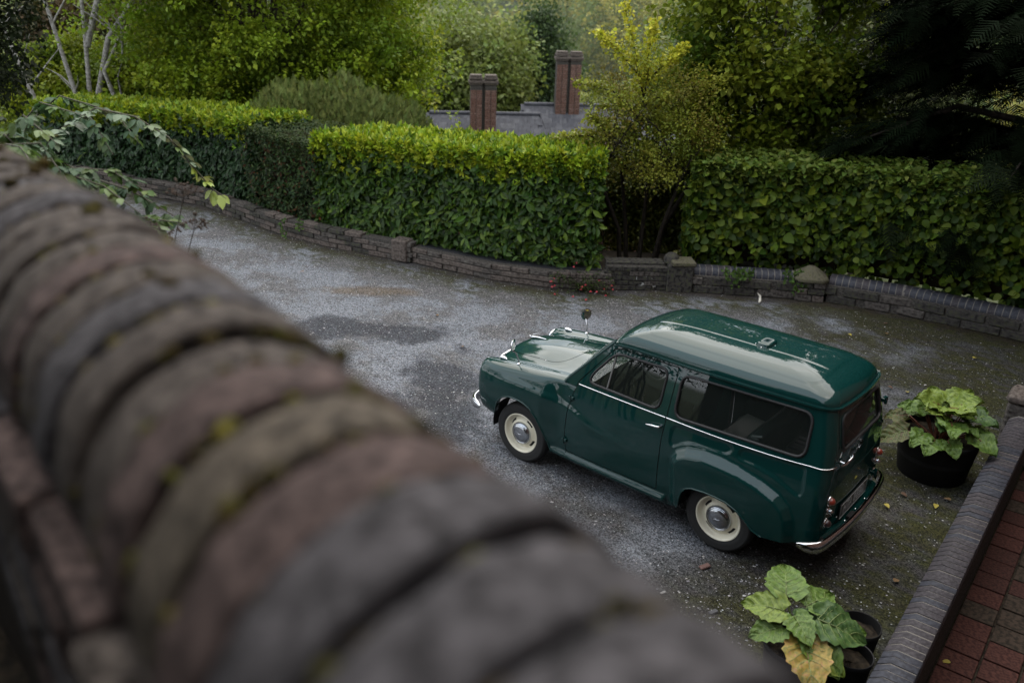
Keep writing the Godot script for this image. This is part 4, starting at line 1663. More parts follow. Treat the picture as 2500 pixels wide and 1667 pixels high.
func build_walls() -> void:
	var st: Array = M.stone
	var at := Vector3(-4.1, 0, -14.6)
	# left stretch, in front of the far laurel hedge
	var pl := [[-9.4, -18.28], [-7.8, -17.32], [-6.1, -16.47], [-4.1, -14.62], [-3.1, -13.92], [-1.72, -13.22]]
	var w := thing("stone_wall", "long low grey stone wall below the far laurel hedge", "wall", at)
	core(w, "mortar_core", pl, -0.05, 0.29, 0.20, 0.024, M.mortar)
	lay(w, pl, 0.0, 4, 0.33, 0.082, 0.20, st, "stone", 0.25, 0.010, 3)
	var b := MB.new()
	b.box(Vector3(-1.80, 0.17, -13.25) - at, Vector3(0.30, 0.36, 0.26), 0.03, turned(Vector2(0.89, 0.45)))
	part("end_stone", b, st[1], w)
	# stretch below the near laurel hedge
	pl = [[-1.60, -13.20], [-0.34, -12.45], [0.58, -12.14], [1.34, -12.14]]
	at = Vector3(-0.3, 0, -12.5)
	w = thing("stone_wall", "low brown stone wall below the clipped laurel hedge, with a dark tile edge", "wall", at)
	core(w, "mortar_core", pl, -0.05, 0.25, 0.20, 0.024, M.mortar)
	lay(w, pl, 0.0, 3, 0.30, 0.084, 0.20, [st[0], st[1], st[1]], "stone", 0.1, 0.010, 5)
	core(w, "tile_edge", [[-1.5, -13.16], [-0.34, -12.47], [0.58, -12.17], [1.3, -12.17]], 0.252, 0.272, 0.24, 0.14, mat(Color(0.012, 0.013, 0.016), 0.6))
	# gap stretch with flaking whitewash
	pl = [[1.36, -12.18], [2.22, -12.20]]
	at = Vector3(1.8, 0, -12.2)
	w = thing("brick_wall", "dark low brick wall with flaking white paint between hedge and pier", "wall", at)
	core(w, "mortar_core", pl, -0.05, 0.36, 0.20, 0.024, M.mortar)
	lay(w, pl, 0.0, 5, 0.225, 0.072, 0.20, [st[2], st[2], st[0]], "brick", 0.0, 0.010, 7)
	var white := stone_mat(Color(0.16, 0.16, 0.15), Color(0.42, 0.42, 0.41), 6.0, 80)
	for q in [[1.75, 0.18, 0.20, 0.055], [1.96, 0.185, 0.16, 0.05], [1.88, 0.10, 0.11, 0.05], [2.08, 0.08, 0.06, 0.06]]:
		b = MB.new()
		var o := []
		for k in 14:
			var t := TAU * k / 14
			var rr := 1.0 + rnd(-0.25, 0.25)
			o.append(Vector3(q[0] + cos(t) * q[2] * 0.5 * rr, q[1] + sin(t) * q[3] * 0.5 * rr, -12.088 + q[0] * -0.02 + 0.03) - at)
		b.flat(o, Vector3(0, 0, 1))
		part("paint_flake", b, white, w)
	core(w, "coping", pl, 0.362, 0.395, 0.26, 0.12, st[2])
	# round-topped pier
	at = Vector3(2.45, 0, -12.22)
	w = thing("stone_pier", "square dark stone pier with a rounded block on top", "pier", at)
	b = MB.new()
	b.box(Vector3(0, 0.20, 0), Vector3(0.38, 0.42, 0.36), 0.02, turned(Vector2(1, 0.03)))
	part("block", b, st[2], w)
	b = MB.new()
	b.box(Vector3(0.03, 0.43, 0.03), Vector3(0.36, 0.07, 0.34), 0.02, turned(Vector2(1, -0.05)))
	part("cap_slab", b, M.cap, w)
	b = MB.new()
	b.lathe([Vector2(0.115, 0.0), Vector2(0.118, 0.05), Vector2(0.10, 0.10), Vector2(0.06, 0.135), Vector2(0.0, 0.145)], Transform3D(Basis(), Vector3(-0.12, 0.40, -0.05)), 14)
	part("rounded_top", b, st[2], w)
	# blue coped stretches
	var cb := coping_brick(0.215, 0.078, 0.11)
	for e in 2:
		pl = [[2.66, -12.16], [3.4, -12.08], [4.10, -11.99]] if e == 0 else [[4.58, -11.90], [5.5, -11.46], [6.74, -10.57], [7.8, -9.42], [8.6, -8.2]]
		at = Vector3(pl[0][0], 0, pl[0][1])
		w = thing("coped_wall", ["short low wall with blue brick coping between the two piers", "long curving low wall with blue brick coping under the round-leaved hedge"][e], "wall", at)
		core(w, "mortar_core", pl, -0.05, 0.25, 0.18, 0.016, M.mortar)
		lay(w, pl, 0.0, 2, 0.46, 0.122, 0.20, [st[2], st[2], st[0]], "stone", 0.0, 0.012, 11 + e)
		coping_bed(w, pl, 0.215, 0.11, 0.248, 0.10)
		var total := path_len(pl)
		var s := 0.04
		while s < total - 0.03:
			var q := path_at(pl, s)
			var bs := turned(q[1]) * Basis(Vector3.UP, PI / 2)
			part("coping_brick", cb, M.blue_brick[rng.randi() % 2], w, Transform3D(bs * Basis(Vector3.RIGHT, rnd(-0.02, 0.02)), Vector3(q[0].x, 0.248 + rnd(-0.003, 0.003), q[0].y) - turned(q[1]).z * 0.10 - at))
			s += 0.090
	# pyramid-capped pier
	at = Vector3(4.33, 0, -12.0)
	w = thing("stone_pier", "stone pier with a mossy pyramid cap standing behind the car's roof", "pier", at)
	var tb := turned(Vector2(0.985, 0.17))
	for c in 3:
		for h in 2:
			b = MB.new()
			var wd: float = [0.24, 0.17][(c + h) % 2]
			b.box(tb * Vector3([-0.205 + wd * 0.5, 0.205 - wd * 0.5][h], 0.05 + 0.10 * c, 0.0), Vector3(wd - 0.008, 0.092, 0.40), 0.012, tb)
			part("block", b, st[(c + h) % 3], w)
	b = MB.new()
	var tp := []
	for lv in [[0.30, 0.235], [0.335, 0.240], [0.355, 0.225], [0.43, 0.12], [0.485, 0.045], [0.50, 0.0]]:
		for k in 16:
			var t := TAU * (k + 0.5) / 16
			var m: float = max(abs(cos(t)), abs(sin(t)))
			tp.append(tb * Vector3(cos(t) / m * lv[1], lv[0] + rnd(-0.004, 0.004), sin(t) / m * lv[1]))
	b.grid(tp, 16, 6, true)
	for k in b.N.size():
		var o: Vector3 = b.V[k] - Vector3(0, 0.25, 0)
		if b.N[k].dot(o) < 0:
			b.N[k] = -b.N[k]
	part("pyramid_cap", b, M.cap, w)

func coping_bed(parent: Node3D, pl: Array, long: float, high: float, y0: float, back: float) -> void:
	var path := []
	var total := path_len(pl)
	var k: int = max(int(total / 0.2), 2)
	for i in k + 1:
		var q := path_at(pl, total * i / k)
		path.append(Vector3(q[0].x, y0, q[0].y) - turned(q[1]).z * back - parent.position)
	var b := MB.new()
	var l := long * 0.5 - 0.004
	var h := high - 0.004
	b.sweep(path, [Vector2(l, 0.0), Vector2(l, high * 0.52 - 0.004), Vector2(long * 0.18, h), Vector2(-l, h), Vector2(-l, 0.0)], [Vector3.UP])
	part("joint_mortar", b, M.pale_joint, parent)

func coping_brick(long: float, thick: float, high: float) -> ArrayMesh:
	# profile across the wall, chamfered on the drive side; length of the extrusion along the wall
	var b := MB.new()
	var p := [Vector2(-long * 0.5, 0.0), Vector2(long * 0.5, 0.0), Vector2(long * 0.5, high - 0.006), Vector2(long * 0.5 - 0.006, high), Vector2(-long * 0.18, high), Vector2(-long * 0.5, high * 0.52)]
	b.sweep([Vector3(0, 0, thick * 0.5), Vector3(0, 0, -thick * 0.5)], p, [Vector3.UP])
	return b.commit()

func build_kerb_wall() -> void:
	# low wall with chamfered blue bricks beside the tiled path
	var at := Vector3(3.3, 0, -5.6)
	var w := thing("coped_wall", "low wall with chamfered blue brick coping beside the red tiled path", "wall", at)
	var a := KERB_A - KERB_D * 2.9
	var e := KERB_A + KERB_D * 4.55
	var mid := KERB_N * 0.115
	var pl := [[a.x + mid.x, a.y + mid.y], [e.x + mid.x, e.y + mid.y]]
	core(w, "wall_body", pl, -0.22, 0.302, 0.205, 0.0, stone_mat(Color(0.010, 0.010, 0.008), Color(0.040, 0.037, 0.032), 5.0, 82, 0.95, 4.0, Color(0.07, 0.066, 0.058)))
	coping_bed(w, [pl[1], pl[0]], 0.225, 0.098, 0.303, 0.0)
	var cb := coping_brick(0.225, 0.062, 0.098)
	var total := path_len(pl)
	var s := 0.035
	var d := KERB_D
	var bs := Basis(Vector3(KERB_N.x, 0, KERB_N.y), Vector3.UP, Vector3(KERB_N.x, 0, KERB_N.y).cross(Vector3.UP))
	while s < total:
		var q: Vector2 = Vector2(pl[0][0], pl[0][1]) + d * s
		part("coping_brick", cb, M.blue_brick[rng.randi() % 2], w, Transform3D(bs * Basis(Vector3.BACK, rnd(-0.015, 0.015)), Vector3(q.x, 0.303 + rnd(-0.003, 0.003), q.y) - at))
		s += 0.0735
	# end stone
	var p := KERB_A + KERB_D * 4.78 + mid
	var st := thing("stone_block", "worn grey stone block at the far end of the path wall", "stone", Vector3(p.x, 0, p.y))
	var b := MB.new()
	b.box(Vector3(0, 0.16, 0), Vector3(0.34, 0.66, 0.34), 0.04, bs)
	part("shaft", b, M.stone[0], st)
	b = MB.new()
	b.box(Vector3(0, 0.52, 0), Vector3(0.38, 0.10, 0.38), 0.04, bs)
	part("head", b, M.stone[1], st)
	# tiled path
	b = MB.new()
	var o := KERB_A + KERB_N * 0.22
	var c0 := o - KERB_D * 2.2
	var c1 := o + KERB_D * 7.0
	var pave := MB.new()
	pave.flat([Vector3(c0.x, -0.222, c0.y), Vector3(c1.x, -0.222, c1.y), Vector3(c1.x + KERB_N.x * 2.4, -0.222, c1.y + KERB_N.y * 2.4), Vector3(c0.x + KERB_N.x * 2.4, -0.222, c0.y + KERB_N.y * 2.4)], Vector3.UP)
	var path := part("path", pave, M.soil, self)
	tag(path, "", "", "", "structure")
	var tile := MB.new()
	tile.box(Vector3.ZERO, Vector3(0.232, 0.04, 0.218), 0.006)
	var tm := tile.commit()
	for c in 7:
		for r in 34:
			var q := o + KERB_N * (0.125 + 0.246 * c) + KERB_D * (-1.2 + 0.231 * r + 0.05 * c)
			var m: Material = M.tile[2] if (c == 1 and rng.randf() < 0.6) or rng.randf() < 0.12 else M.tile[rng.randi() % 2]
			part("tile", tm, m, path, Transform3D(bs * Basis(Vector3.RIGHT, rnd(-0.008, 0.008)) * Basis(Vector3.BACK, rnd(-0.008, 0.008)), Vector3(q.x, -0.222 + rnd(-0.003, 0.003), q.y)))
	# unseen house block, added out of view to shut off the sky on that side
	var h0 := KERB_A + KERB_N * 2.15 - KERB_D * 6.0
	var h1 := KERB_A + KERB_N * 2.15 + KERB_D * 9.0
	b = MB.new()
	b.box(Vector3((h0.x + h1.x) * 0.5 + KERB_N.x * 1.5, 3.3, (h0.y + h1.y) * 0.5 + KERB_N.y * 1.5), Vector3(3.0, 10.0, 15.0), 0.02, bs)
	tag(part("added_shade_wall", b, stone_mat(Color(0.09, 0.05, 0.04), Color(0.16, 0.09, 0.07), 1.0, 83), self), "", "", "", "structure")

func build_parapet() -> void:
	var at := Vector3(-0.5, 0, -1.0)
	var w := thing("parapet_wall", "mossy old brick parapet with rounded coping bricks running along the foreground", "wall", at)
	# body of the retaining wall
	var path := []
	for k in 45:
		path.append(fg_point(-0.9 + k * 0.13, 0.0, 1.6) - at)
	var b := MB.new()
	b.sweep(path, [Vector2(-0.135, -1.7), Vector2(0.135, -1.7), Vector2(0.135, 1.93), Vector2(-0.135, 1.93)], [Vector3.UP])
	part("wall_body", b, M.coping_mortar, w)
	path = []
	for k in 45:
		path.append(fg_point(-0.9 + k * 0.13, 0.0, 3.63) - at)
	b = MB.new()
	var pr := []
	for k in 13:
		var a := PI * k / 12.0
		pr.append(Vector2(cos(a) * 0.128, sin(a) * 0.128 - 0.012))
	b.sweep(path, pr, [Vector3.UP])
	part("coping_bed", b, M.coping_mortar, w)
	# rounded coping bricks, each its own
	var variants := []
	for v in 7:
		b = MB.new()
		var rows := []
		var prof := [[-0.043, 0.1455], [-0.0415, 0.1485], [-0.038, 0.1502], [0.0, 0.1512], [0.038, 0.1502], [0.0415, 0.1485], [0.043, 0.1455]]
		var P := []
		var ph := rnd(0, 9)
		var n := FastNoiseLite.new()
		n.seed = 200 + v
		n.frequency = 3.2
		for r in prof:
			for k in 23:
				var a: float = lerp(-0.06, PI + 0.06, k / 22.0)
				var rad: float = r[1] + 0.007 * n.get_noise_3d(cos(a), sin(a), r[0] * 4.0 + ph) + 0.0035 * n.get_noise_2d(k * 0.3, ph)
				P.append(Vector3(cos(a) * rad, sin(a) * rad, r[0]))
		b.grid(P, 23, prof.size())
		for k in b.N.size():
			if b.N[k].dot(Vector3(b.V[k].x, b.V[k].y, b.V[k].z * 0.4)) < 0:
				b.N[k] = -b.N[k]
		for z in [-1.0, 1.0]:
			var o := []
			for k in 23:
				o.append(P[k if z < 0 else (prof.size() - 1) * 23 + k])
			b.flat(o, Vector3(0, 0, z))
		variants.append(b.commit())
	var s := -0.62
	var i := 0
	var moss_x := []
	var moss_c := []
	while s < 4.6:
		var p := fg_point(s, 0.0, 3.63)
		var q := fg_point(s + 0.03, 0.0, 3.63)
		var t := (q - p).normalized()
		var bs := Basis(t.cross(Vector3.UP).normalized(), Vector3.UP, -t)
		var sc := rnd(0.955, 1.03)
		var o := part("coping_brick", variants[rng.randi() % 7], M.coping[[0, 1, 0, 2, 3, 1, 2, 0, 1, 0][rng.randi() % 10]], w, Transform3D((bs * Basis(Vector3.UP, rnd(-0.03, 0.03)) * Basis(Vector3.RIGHT, rnd(-0.03, 0.03)) * Basis(Vector3.BACK, rnd(-0.05, 0.05))).scaled_local(Vector3(sc, sc, rnd(0.74, 0.84))), p - at + Vector3(0, rnd(-0.006, 0.004), 0)))
		# moss cushions in the joints
		for k in 26:
			if rng.randf() < 0.62:
				var a := PI * rng.randf()
				if rng.randf() < 0.5:
					a = PI * (0.25 + 0.5 * rng.randf())
				var mp := p + t * (0.0415 + rnd(-0.006, 0.006)) + bs.x * cos(a) * 0.142 + Vector3.UP * sin(a) * 0.142
				var ms := rnd(0.004, 0.011)
				if rng.randf() < 0.07:
					ms *= 1.5
					mp += t * rnd(-0.03, 0.03) + (bs.x * cos(a) + Vector3.UP * sin(a)) * 0.008
				moss_x.append(Transform3D(any_basis().scaled(Vector3.ONE * ms), mp - at))
				moss_c.append(vary(Color(0.030, 0.023, 0.009).lerp(Color(0.085, 0.078, 0.014), pow(rng.randf(), 3.0)), 0.3))
		s += 0.083
		i += 1
	var mb := MB.new()
	var sp := SphereMesh.new()
	sp.radial_segments = 10
	sp.rings = 6
	sp.radius = 1.0
	sp.height = 1.5
	var mo := swarm("moss", sp, M.moss, w, moss_x, moss_c)
	# a course of bricks below the coping, on the garden side
	for c in 5:
		var k := 0
		s = -0.60 + 0.11 * (c % 2)
		b = MB.new()
		b.box(Vector3.ZERO, Vector3(0.06, 0.064, 0.208), 0.007)
		var bm := b.commit()
		while s < 2.4:
			var p := fg_point(s, -0.150 + rnd(-0.008, 0.008), 3.575 - 0.076 * c)
			var q := fg_point(s + 0.02, -0.150, 3.575 - 0.076 * c)
			var t := (fg_point(s + 0.05, 0, 0) - fg_point(s - 0.05, 0, 0)).normalized()
			var bs := Basis(t.cross(Vector3.UP).normalized(), Vector3.UP, -t)
			if not (c == 0 and rng.randf() < 0.15):
				part("brick", bm, M.coping[2] if rng.randf() < 0.3 else M.tile[0] if rng.randf() < 0.4 else M.coping[rng.randi() % 2], w, Transform3D(bs * Basis(Vector3.UP, rnd(-0.03, 0.03)), p - at))
			s += 0.222
	# terrace behind it, where the garden soil lies
	var P := []
	for r in 14:
		for k in 40:
			var q := fg_point(-1.2 + k * 0.17, -0.10 - r * 0.32, 2.75)
			P.append(q + Vector3(0, rnd(-0.03, 0.03) - 0.02 * r, 0))
	b = MB.new()
	b.grid(P, 40, 14)
	for k in b.N.size():
		if b.N[k].y < 0:
			b.N[k] = -b.N[k]
	tag(part("terrace", b, M.soil, self), "", "", "", "structure")
	# litter and low growth on it
	var gx := []
	var gc := []
	for k in 900:
		var q := fg_point(rnd(-0.8, 1.6), -0.18 - rng.randf() * 1.1, 2.76)
		gx.append(Transform3D(any_basis().scaled(Vector3.ONE * rnd(0.02, 0.05)), q + Vector3(0, rnd(0, 0.05), 0)))
		gc.append(vary(Color(0.014, 0.022, 0.006), 0.4) if rng.randf() < 0.85 else vary(Color(0.10, 0.085, 0.06), 0.3))
	tag(swarm("undergrowth", L.laurel, M.leaf, self, gx, gc), "dark low leaves and litter on the soil behind the parapet", "undergrowth")

# ---------------------------------------------------------------- hedges
func hedge_frame(pl: Array, s: float, back: float) -> Array:
	var q := path_at(pl, s)
	var bs := turned(q[1])
	return [Vector3(q[0].x, 0, q[0].y) - bs.z * back, bs]

func leaf_on(p: Vector3, n: Vector3, len: float, flop: float) -> Transform3D:
	# blade roughly facing n, tip hanging outwards and down
	var down := (Vector3(rnd(-1, 1), rnd(-0.9, 0.5), rnd(-1, 1)) + n * rnd(0.0, 0.6)).normalized()
	var f := (n + Vector3(rnd(-1, 1), rnd(-0.3, 1.1), rnd(-1, 1)) * flop).normalized()
	var y := (down - f * down.dot(f)).normalized()
	var x := y.cross(f).normalized()
	return Transform3D(Basis(x, y, f).scaled_local(Vector3.ONE * len), p)

func build_hedge(called: String, label: String, pl: Array, y0: float, tops: Array, deep: float, leaf: Mesh, m: Material, per_m2: float, len: float, side_c: Array, top_c: Array, top_leaf: Mesh, top_len: float, gap: bool, ends: Array, singles := 250) -> Node3D:
	var total := path_len(pl)
	var at := hedge_frame(pl, total * 0.5, deep * 0.5)[0] as Vector3
	var h := thing(called, label, "hedge", at)
	var nz := FastNoiseLite.new()
	nz.seed = called.hash() % 1000 + int(total * 100)
	nz.frequency = 1.3
	nz.fractal_octaves = 3
	# woody inside
	var path := []
	var n: int = max(int(total / 0.3), 2)
	var prof_h := 0.0
	for i in n + 1:
		var s: float = lerp(0.18, total - 0.18, float(i) / n)
		path.append(hedge_frame(pl, s, deep * 0.5)[0] - at)
	var ht0: float = tops[0]
	var ht1: float = tops[1]
	var b := MB.new()
	var ca := []
	for i in path.size():
		var top: float = lerp(ht0, ht1, float(i) / n) - 0.16
		var fr := hedge_frame(pl, lerp(0.18, total - 0.18, float(i) / n), 0.0)
		var bs: Basis = fr[1]
		for k in 10:
			var t := TAU * (k + 0.5) / 10
			var mx: float = max(abs(cos(t)), abs(sin(t)))
			ca.append(path[i] + bs.z * (cos(t) / mx) * (deep * 0.5 - 0.17 + 0.03 * nz.get_noise_2d(i * 3.0, k)) + Vector3.UP * lerp(y0 + (0.02 if gap else 0.28), top, (sin(t) / mx) * 0.5 + 0.5))
	b.grid(ca, 10, path.size(), true)
	for e in [0, path.size() - 1]:
		var o := []
		for k in 10:
			o.append(ca[e * 10 + k])
		b.flat(o, (path[0] - path[1]).normalized() if e == 0 else (path[-1] - path[-2]).normalized())
	if true:
		part("twigs", b, M.twig, h)
	# stems
	b = MB.new()
	var s := 0.15
	while s < total:
		var p := hedge_frame(pl, s, rnd(0.3, deep - 0.3))[0] as Vector3 - at
		b.tube([p + Vector3(0, 0.05, 0), p + Vector3(rnd(-0.1, 0.1), 0.6, rnd(-0.1, 0.1)), p + Vector3(rnd(-0.25, 0.25), 1.25, rnd(-0.25, 0.25))], [0.03, 0.02, 0.008], 6)
		s += rnd(0.25, 0.5)
	part("stems", b, M.bark_dark, h)
	var xs := []
	var cs := []
	var count := int(total * (lerp(ht0, ht1, 0.5) - y0) * per_m2)
	for i in count:
		s = rng.randf() * total
		var top: float = lerp(ht0, ht1, s / total)
		var y: float = lerp(y0, top, rng.randf())
		var bump := 1.35 * nz.get_noise_2d(s * 1.6, y * 1.6)
		var lay_: float = pow(rng.randf(), 1.5) * 0.22
		if gap and rng.randf() < open_low(s, y, nz):
			continue
		var fr := hedge_frame(pl, s, lay_ - 0.10 * bump)
		var nn: Vector3 = fr[1].z
		var under: float = smoothstep(y0 + 0.35, y0, y) * 0.10
		var l: float = len * rnd(0.65, 1.25)
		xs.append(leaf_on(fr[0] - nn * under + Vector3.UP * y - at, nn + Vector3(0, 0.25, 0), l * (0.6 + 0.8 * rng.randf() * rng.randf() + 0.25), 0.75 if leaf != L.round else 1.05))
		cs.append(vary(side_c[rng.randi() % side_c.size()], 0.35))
	var singles_from := xs.size()
	# top
	count = int(total * deep * per_m2 * 0.9)
	var xt := []
	var ct := []
	for i in count:
		s = rng.randf() * total
		var top: float = lerp(ht0, ht1, s / total)
		var bk := rng.randf() * deep
		if rng.randf() < 0.30:
			bk = -0.06 + rng.randf() * 0.12
		var drop := 0.0 if bk > 0.06 else rng.randf() * rng.randf() * rng.randf() * 0.5
		var y: float = top + 0.06 * nz.get_noise_2d(s * 2.0, bk * 2.0) + rnd(-0.09, 0.07) - drop
		var fr := hedge_frame(pl, s, bk)
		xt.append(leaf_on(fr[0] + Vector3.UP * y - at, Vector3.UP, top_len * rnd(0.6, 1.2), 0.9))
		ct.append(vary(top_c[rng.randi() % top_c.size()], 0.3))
	# ends
	for e in ends:
		var fr := hedge_frame(pl, 0.0 if e == 0 else total, 0.0)
		var nn: Vector3 = fr[1].x * (-1.0 if e == 0 else 1.0)
		for i in int(deep * 1.5 * per_m2):
			var top: float = tops[e]
			var y: float = lerp(y0 + 0.1, top, rng.randf())
			var p: Vector3 = fr[0] - fr[1].z * (rng.randf() * deep) - nn * (rng.randf() * 0.2) + Vector3.UP * y
			xs.append(leaf_on(p - at, nn, len * rnd(0.7, 1.2), 0.7))
			cs.append(vary(side_c[rng.randi() % side_c.size()], 0.35))
	# the leaves nearest the drive stand out singly
	var keep := 0
	var mats := []
	for c in side_c:
		var cm: StandardMaterial3D = m.duplicate()
		cm.vertex_color_use_as_albedo = false
		cm.albedo_color = (c as Color).linear_to_srgb()
		mats.append(cm)
	for i in singles:
		s = rng.randf() * total
		var top: float = lerp(ht0, ht1, s / total)
		var y: float = lerp(y0 + 0.1, top - 0.05, rng.randf())
		if gap and rng.randf() < open_low(s, y, nz):
			continue
		var fr := hedge_frame(pl, s, -0.035 - 0.10 * nz.get_noise_2d(s * 1.6, y * 1.6))
		var nn: Vector3 = fr[1].z
		part("leaf", leaf, mats[rng.randi() % mats.size()], h, leaf_on(fr[0] + Vector3.UP * y - at, nn + Vector3(0, 0.3, 0), len * rnd(0.95, 1.3), 0.55))
	swarm("foliage", leaf, m, h, xs, cs)
	swarm("new_growth" if top_leaf == L.shoot else "top_foliage", top_leaf, m, h, xt, ct)
	return h

func open_low(s: float, y: float, nz: FastNoiseLite) -> float:
	var low: float = smoothstep(0.95, 0.45, y + 0.25 * nz.get_noise_2d(s * 2.0, y * 1.5))
	return clamp(low * (0.75 + 0.5 * nz.get_noise_2d(s * 1.1 + 30.0, y * 2.0)), 0.0, 0.93)

func build_hedges() -> void:
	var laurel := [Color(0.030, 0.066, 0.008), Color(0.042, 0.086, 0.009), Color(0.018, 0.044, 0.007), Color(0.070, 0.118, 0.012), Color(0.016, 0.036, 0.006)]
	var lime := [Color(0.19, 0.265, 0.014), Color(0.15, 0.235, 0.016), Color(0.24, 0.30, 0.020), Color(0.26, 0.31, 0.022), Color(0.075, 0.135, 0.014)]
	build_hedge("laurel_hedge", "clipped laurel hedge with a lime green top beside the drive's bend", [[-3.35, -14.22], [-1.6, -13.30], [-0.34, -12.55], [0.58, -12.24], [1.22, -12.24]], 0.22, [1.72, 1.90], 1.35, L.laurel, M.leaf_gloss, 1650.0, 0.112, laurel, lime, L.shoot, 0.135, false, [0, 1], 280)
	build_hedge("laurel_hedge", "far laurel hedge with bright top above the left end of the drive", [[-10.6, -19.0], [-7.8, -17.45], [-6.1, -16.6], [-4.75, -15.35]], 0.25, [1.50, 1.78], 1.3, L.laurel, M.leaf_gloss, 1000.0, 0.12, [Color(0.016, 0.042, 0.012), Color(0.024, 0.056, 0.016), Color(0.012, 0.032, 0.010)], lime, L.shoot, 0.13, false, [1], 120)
	# darker mixed shrub between the two laurels, a few rusty leaves
	build_hedge("mixed_hedge", "dark loose hedge with rusty leaves between the two laurel hedges", [[-4.95, -15.45], [-4.1, -14.72], [-3.30, -14.16]], 0.15, [1.70, 1.62], 1.5, L.laurel, M.leaf, 1500.0, 0.07, [Color(0.012, 0.030, 0.010), Color(0.018, 0.042, 0.010), Color(0.030, 0.055, 0.012), Color(0.022, 0.034, 0.010), Color(0.020, 0.040, 0.012), Color(0.028, 0.056, 0.012), Color(0.024, 0.050, 0.010), Color(0.060, 0.024, 0.008)], [Color(0.035, 0.055, 0.022), Color(0.05, 0.07, 0.025)], L.laurel, 0.06, false, [], 60)
	# round-leaved hedge over the blue coping: open and twiggy low down
	var hz := [Color(0.050, 0.084, 0.008), Color(0.070, 0.108, 0.010), Color(0.030, 0.058, 0.008), Color(0.095, 0.130, 0.012), Color(0.020, 0.042, 0.007)]
	build_hedge("beech_hedge", "round-leaved clipped hedge growing over the blue brick coping", [[2.56, -12.50], [3.4, -12.40], [4.4, -12.22], [5.5, -11.68], [6.75, -10.78], [7.9, -9.6], [8.8, -8.3]], 0.30, [1.80, 2.02], 1.25, L.round, M.leaf, 950.0, 0.102, hz, [Color(0.095, 0.145, 0.022), Color(0.075, 0.120, 0.020), Color(0.12, 0.155, 0.03)], L.round, 0.085, true, [0], 290)

# ---------------------------------------------------------------- trees
func tree(called: String, label: String, at: Vector3, trunk: Array, crown: Vector3, radii: Vector3, clumps: int, per: int, mesh: Mesh, size: float, cols: Array, bark: Material, m: Material, group := "", flat := 0.6, spread := 0.30, limbs := 9, stems := 1, shell := 0.55) -> Node3D:
	var t := thing(called, label, "tree", at, group)
	var b := MB.new()
	var ends := []
	for st in stems:
		var off := Vector3(rnd(-0.25, 0.25), 0, rnd(-0.2, 0.2)) * (0.0 if stems == 1 else 1.0)
		var top := Vector3(off.x * 3.0 + crown.x * 0.35, trunk[0], off.z * 3.0 + crown.z * 0.35)
		b.tube([off + Vector3(0, -0.4, 0), off * 1.6 + Vector3(rnd(-0.05, 0.05), trunk[0] * 0.45, 0), top], [trunk[1], trunk[1] * 0.75, trunk[1] * 0.55], 9)
		for k in limbs:
			var d := Vector3(rnd(-1, 1), rnd(-0.45, 1), rnd(-1, 1)).normalized()
			var e := crown + d * radii * rnd(0.6, 0.9)
			var q := top.lerp(e, 0.5) + Vector3(rnd(-0.15, 0.15), rnd(0.0, 0.2), rnd(-0.15, 0.15)) * radii
			b.tube([top, top.lerp(q, 0.5) + Vector3(0, 0.05, 0) * radii, q, e], [trunk[1] * 0.42, trunk[1] * 0.30, trunk[1] * 0.20, trunk[1] * 0.05], 6)
			ends.append(e)
			for j in 3:
				var f := q.lerp(e, rnd(0.1, 0.9)) + Vector3(rnd(-0.35, 0.35), rnd(-0.15, 0.35), rnd(-0.35, 0.35)) * radii * 0.7
				b.tube([q.lerp(e, 0.15 * j), q.lerp(f, 0.6) + Vector3(0, 0.02, 0), f], [trunk[1] * 0.14, trunk[1] * 0.09, trunk[1] * 0.03], 5)
				ends.append(f)
	part("trunk", b, bark, t)
	var xs := []
	var cs := []
	for k in clumps:
		var c: Vector3
		if k < ends.size():
			c = ends[k]
		else:
			var d := Vector3(rnd(-1, 1), rnd(-1, 1), rnd(-1, 1)).normalized()
			c = crown + d * radii * pow(rnd(shell, 1.0), 0.7)
		var base: Color = cols[rng.randi() % cols.size()]
		base = vary(base, 0.22, 0.08)
		var sp := radii * spread * rnd(0.6, 1.2)
		for j in per:
			var o := Vector3(rng.randfn(0, 0.5), rng.randfn(0, 0.5) * flat, rng.randfn(0, 0.5)) * sp
			o.y -= 0.12 * (o.x * o.x + o.z * o.z) / max(sp.x, 0.01)
			xs.append(Transform3D(Basis(Vector3.UP, rnd(0, TAU)) * Basis(Vector3.RIGHT, rnd(-0.5, 0.5)).scaled(Vector3.ONE * size * rnd(0.7, 1.25)), c + o))
			cs.append(vary(base, 0.18, 0.06))
	swarm("crown", mesh, m, t, xs, cs)
	return t

func side_shoots() -> Array:
	var o := []
	for k in 16:
		var a := rnd(0.0, TAU)
		var h := rnd(1.2, 2.5)
		var d := Vector3(cos(a), rnd(0.05, 0.55), sin(a) * 0.6) * rnd(0.8, 1.25)
		var p := Vector3(rnd(-0.25, 0.25), h, rnd(-0.2, 0.2))
		o.append([p, p + d * 0.55 + Vector3(0, 0.1, 0), p + d])
	return o

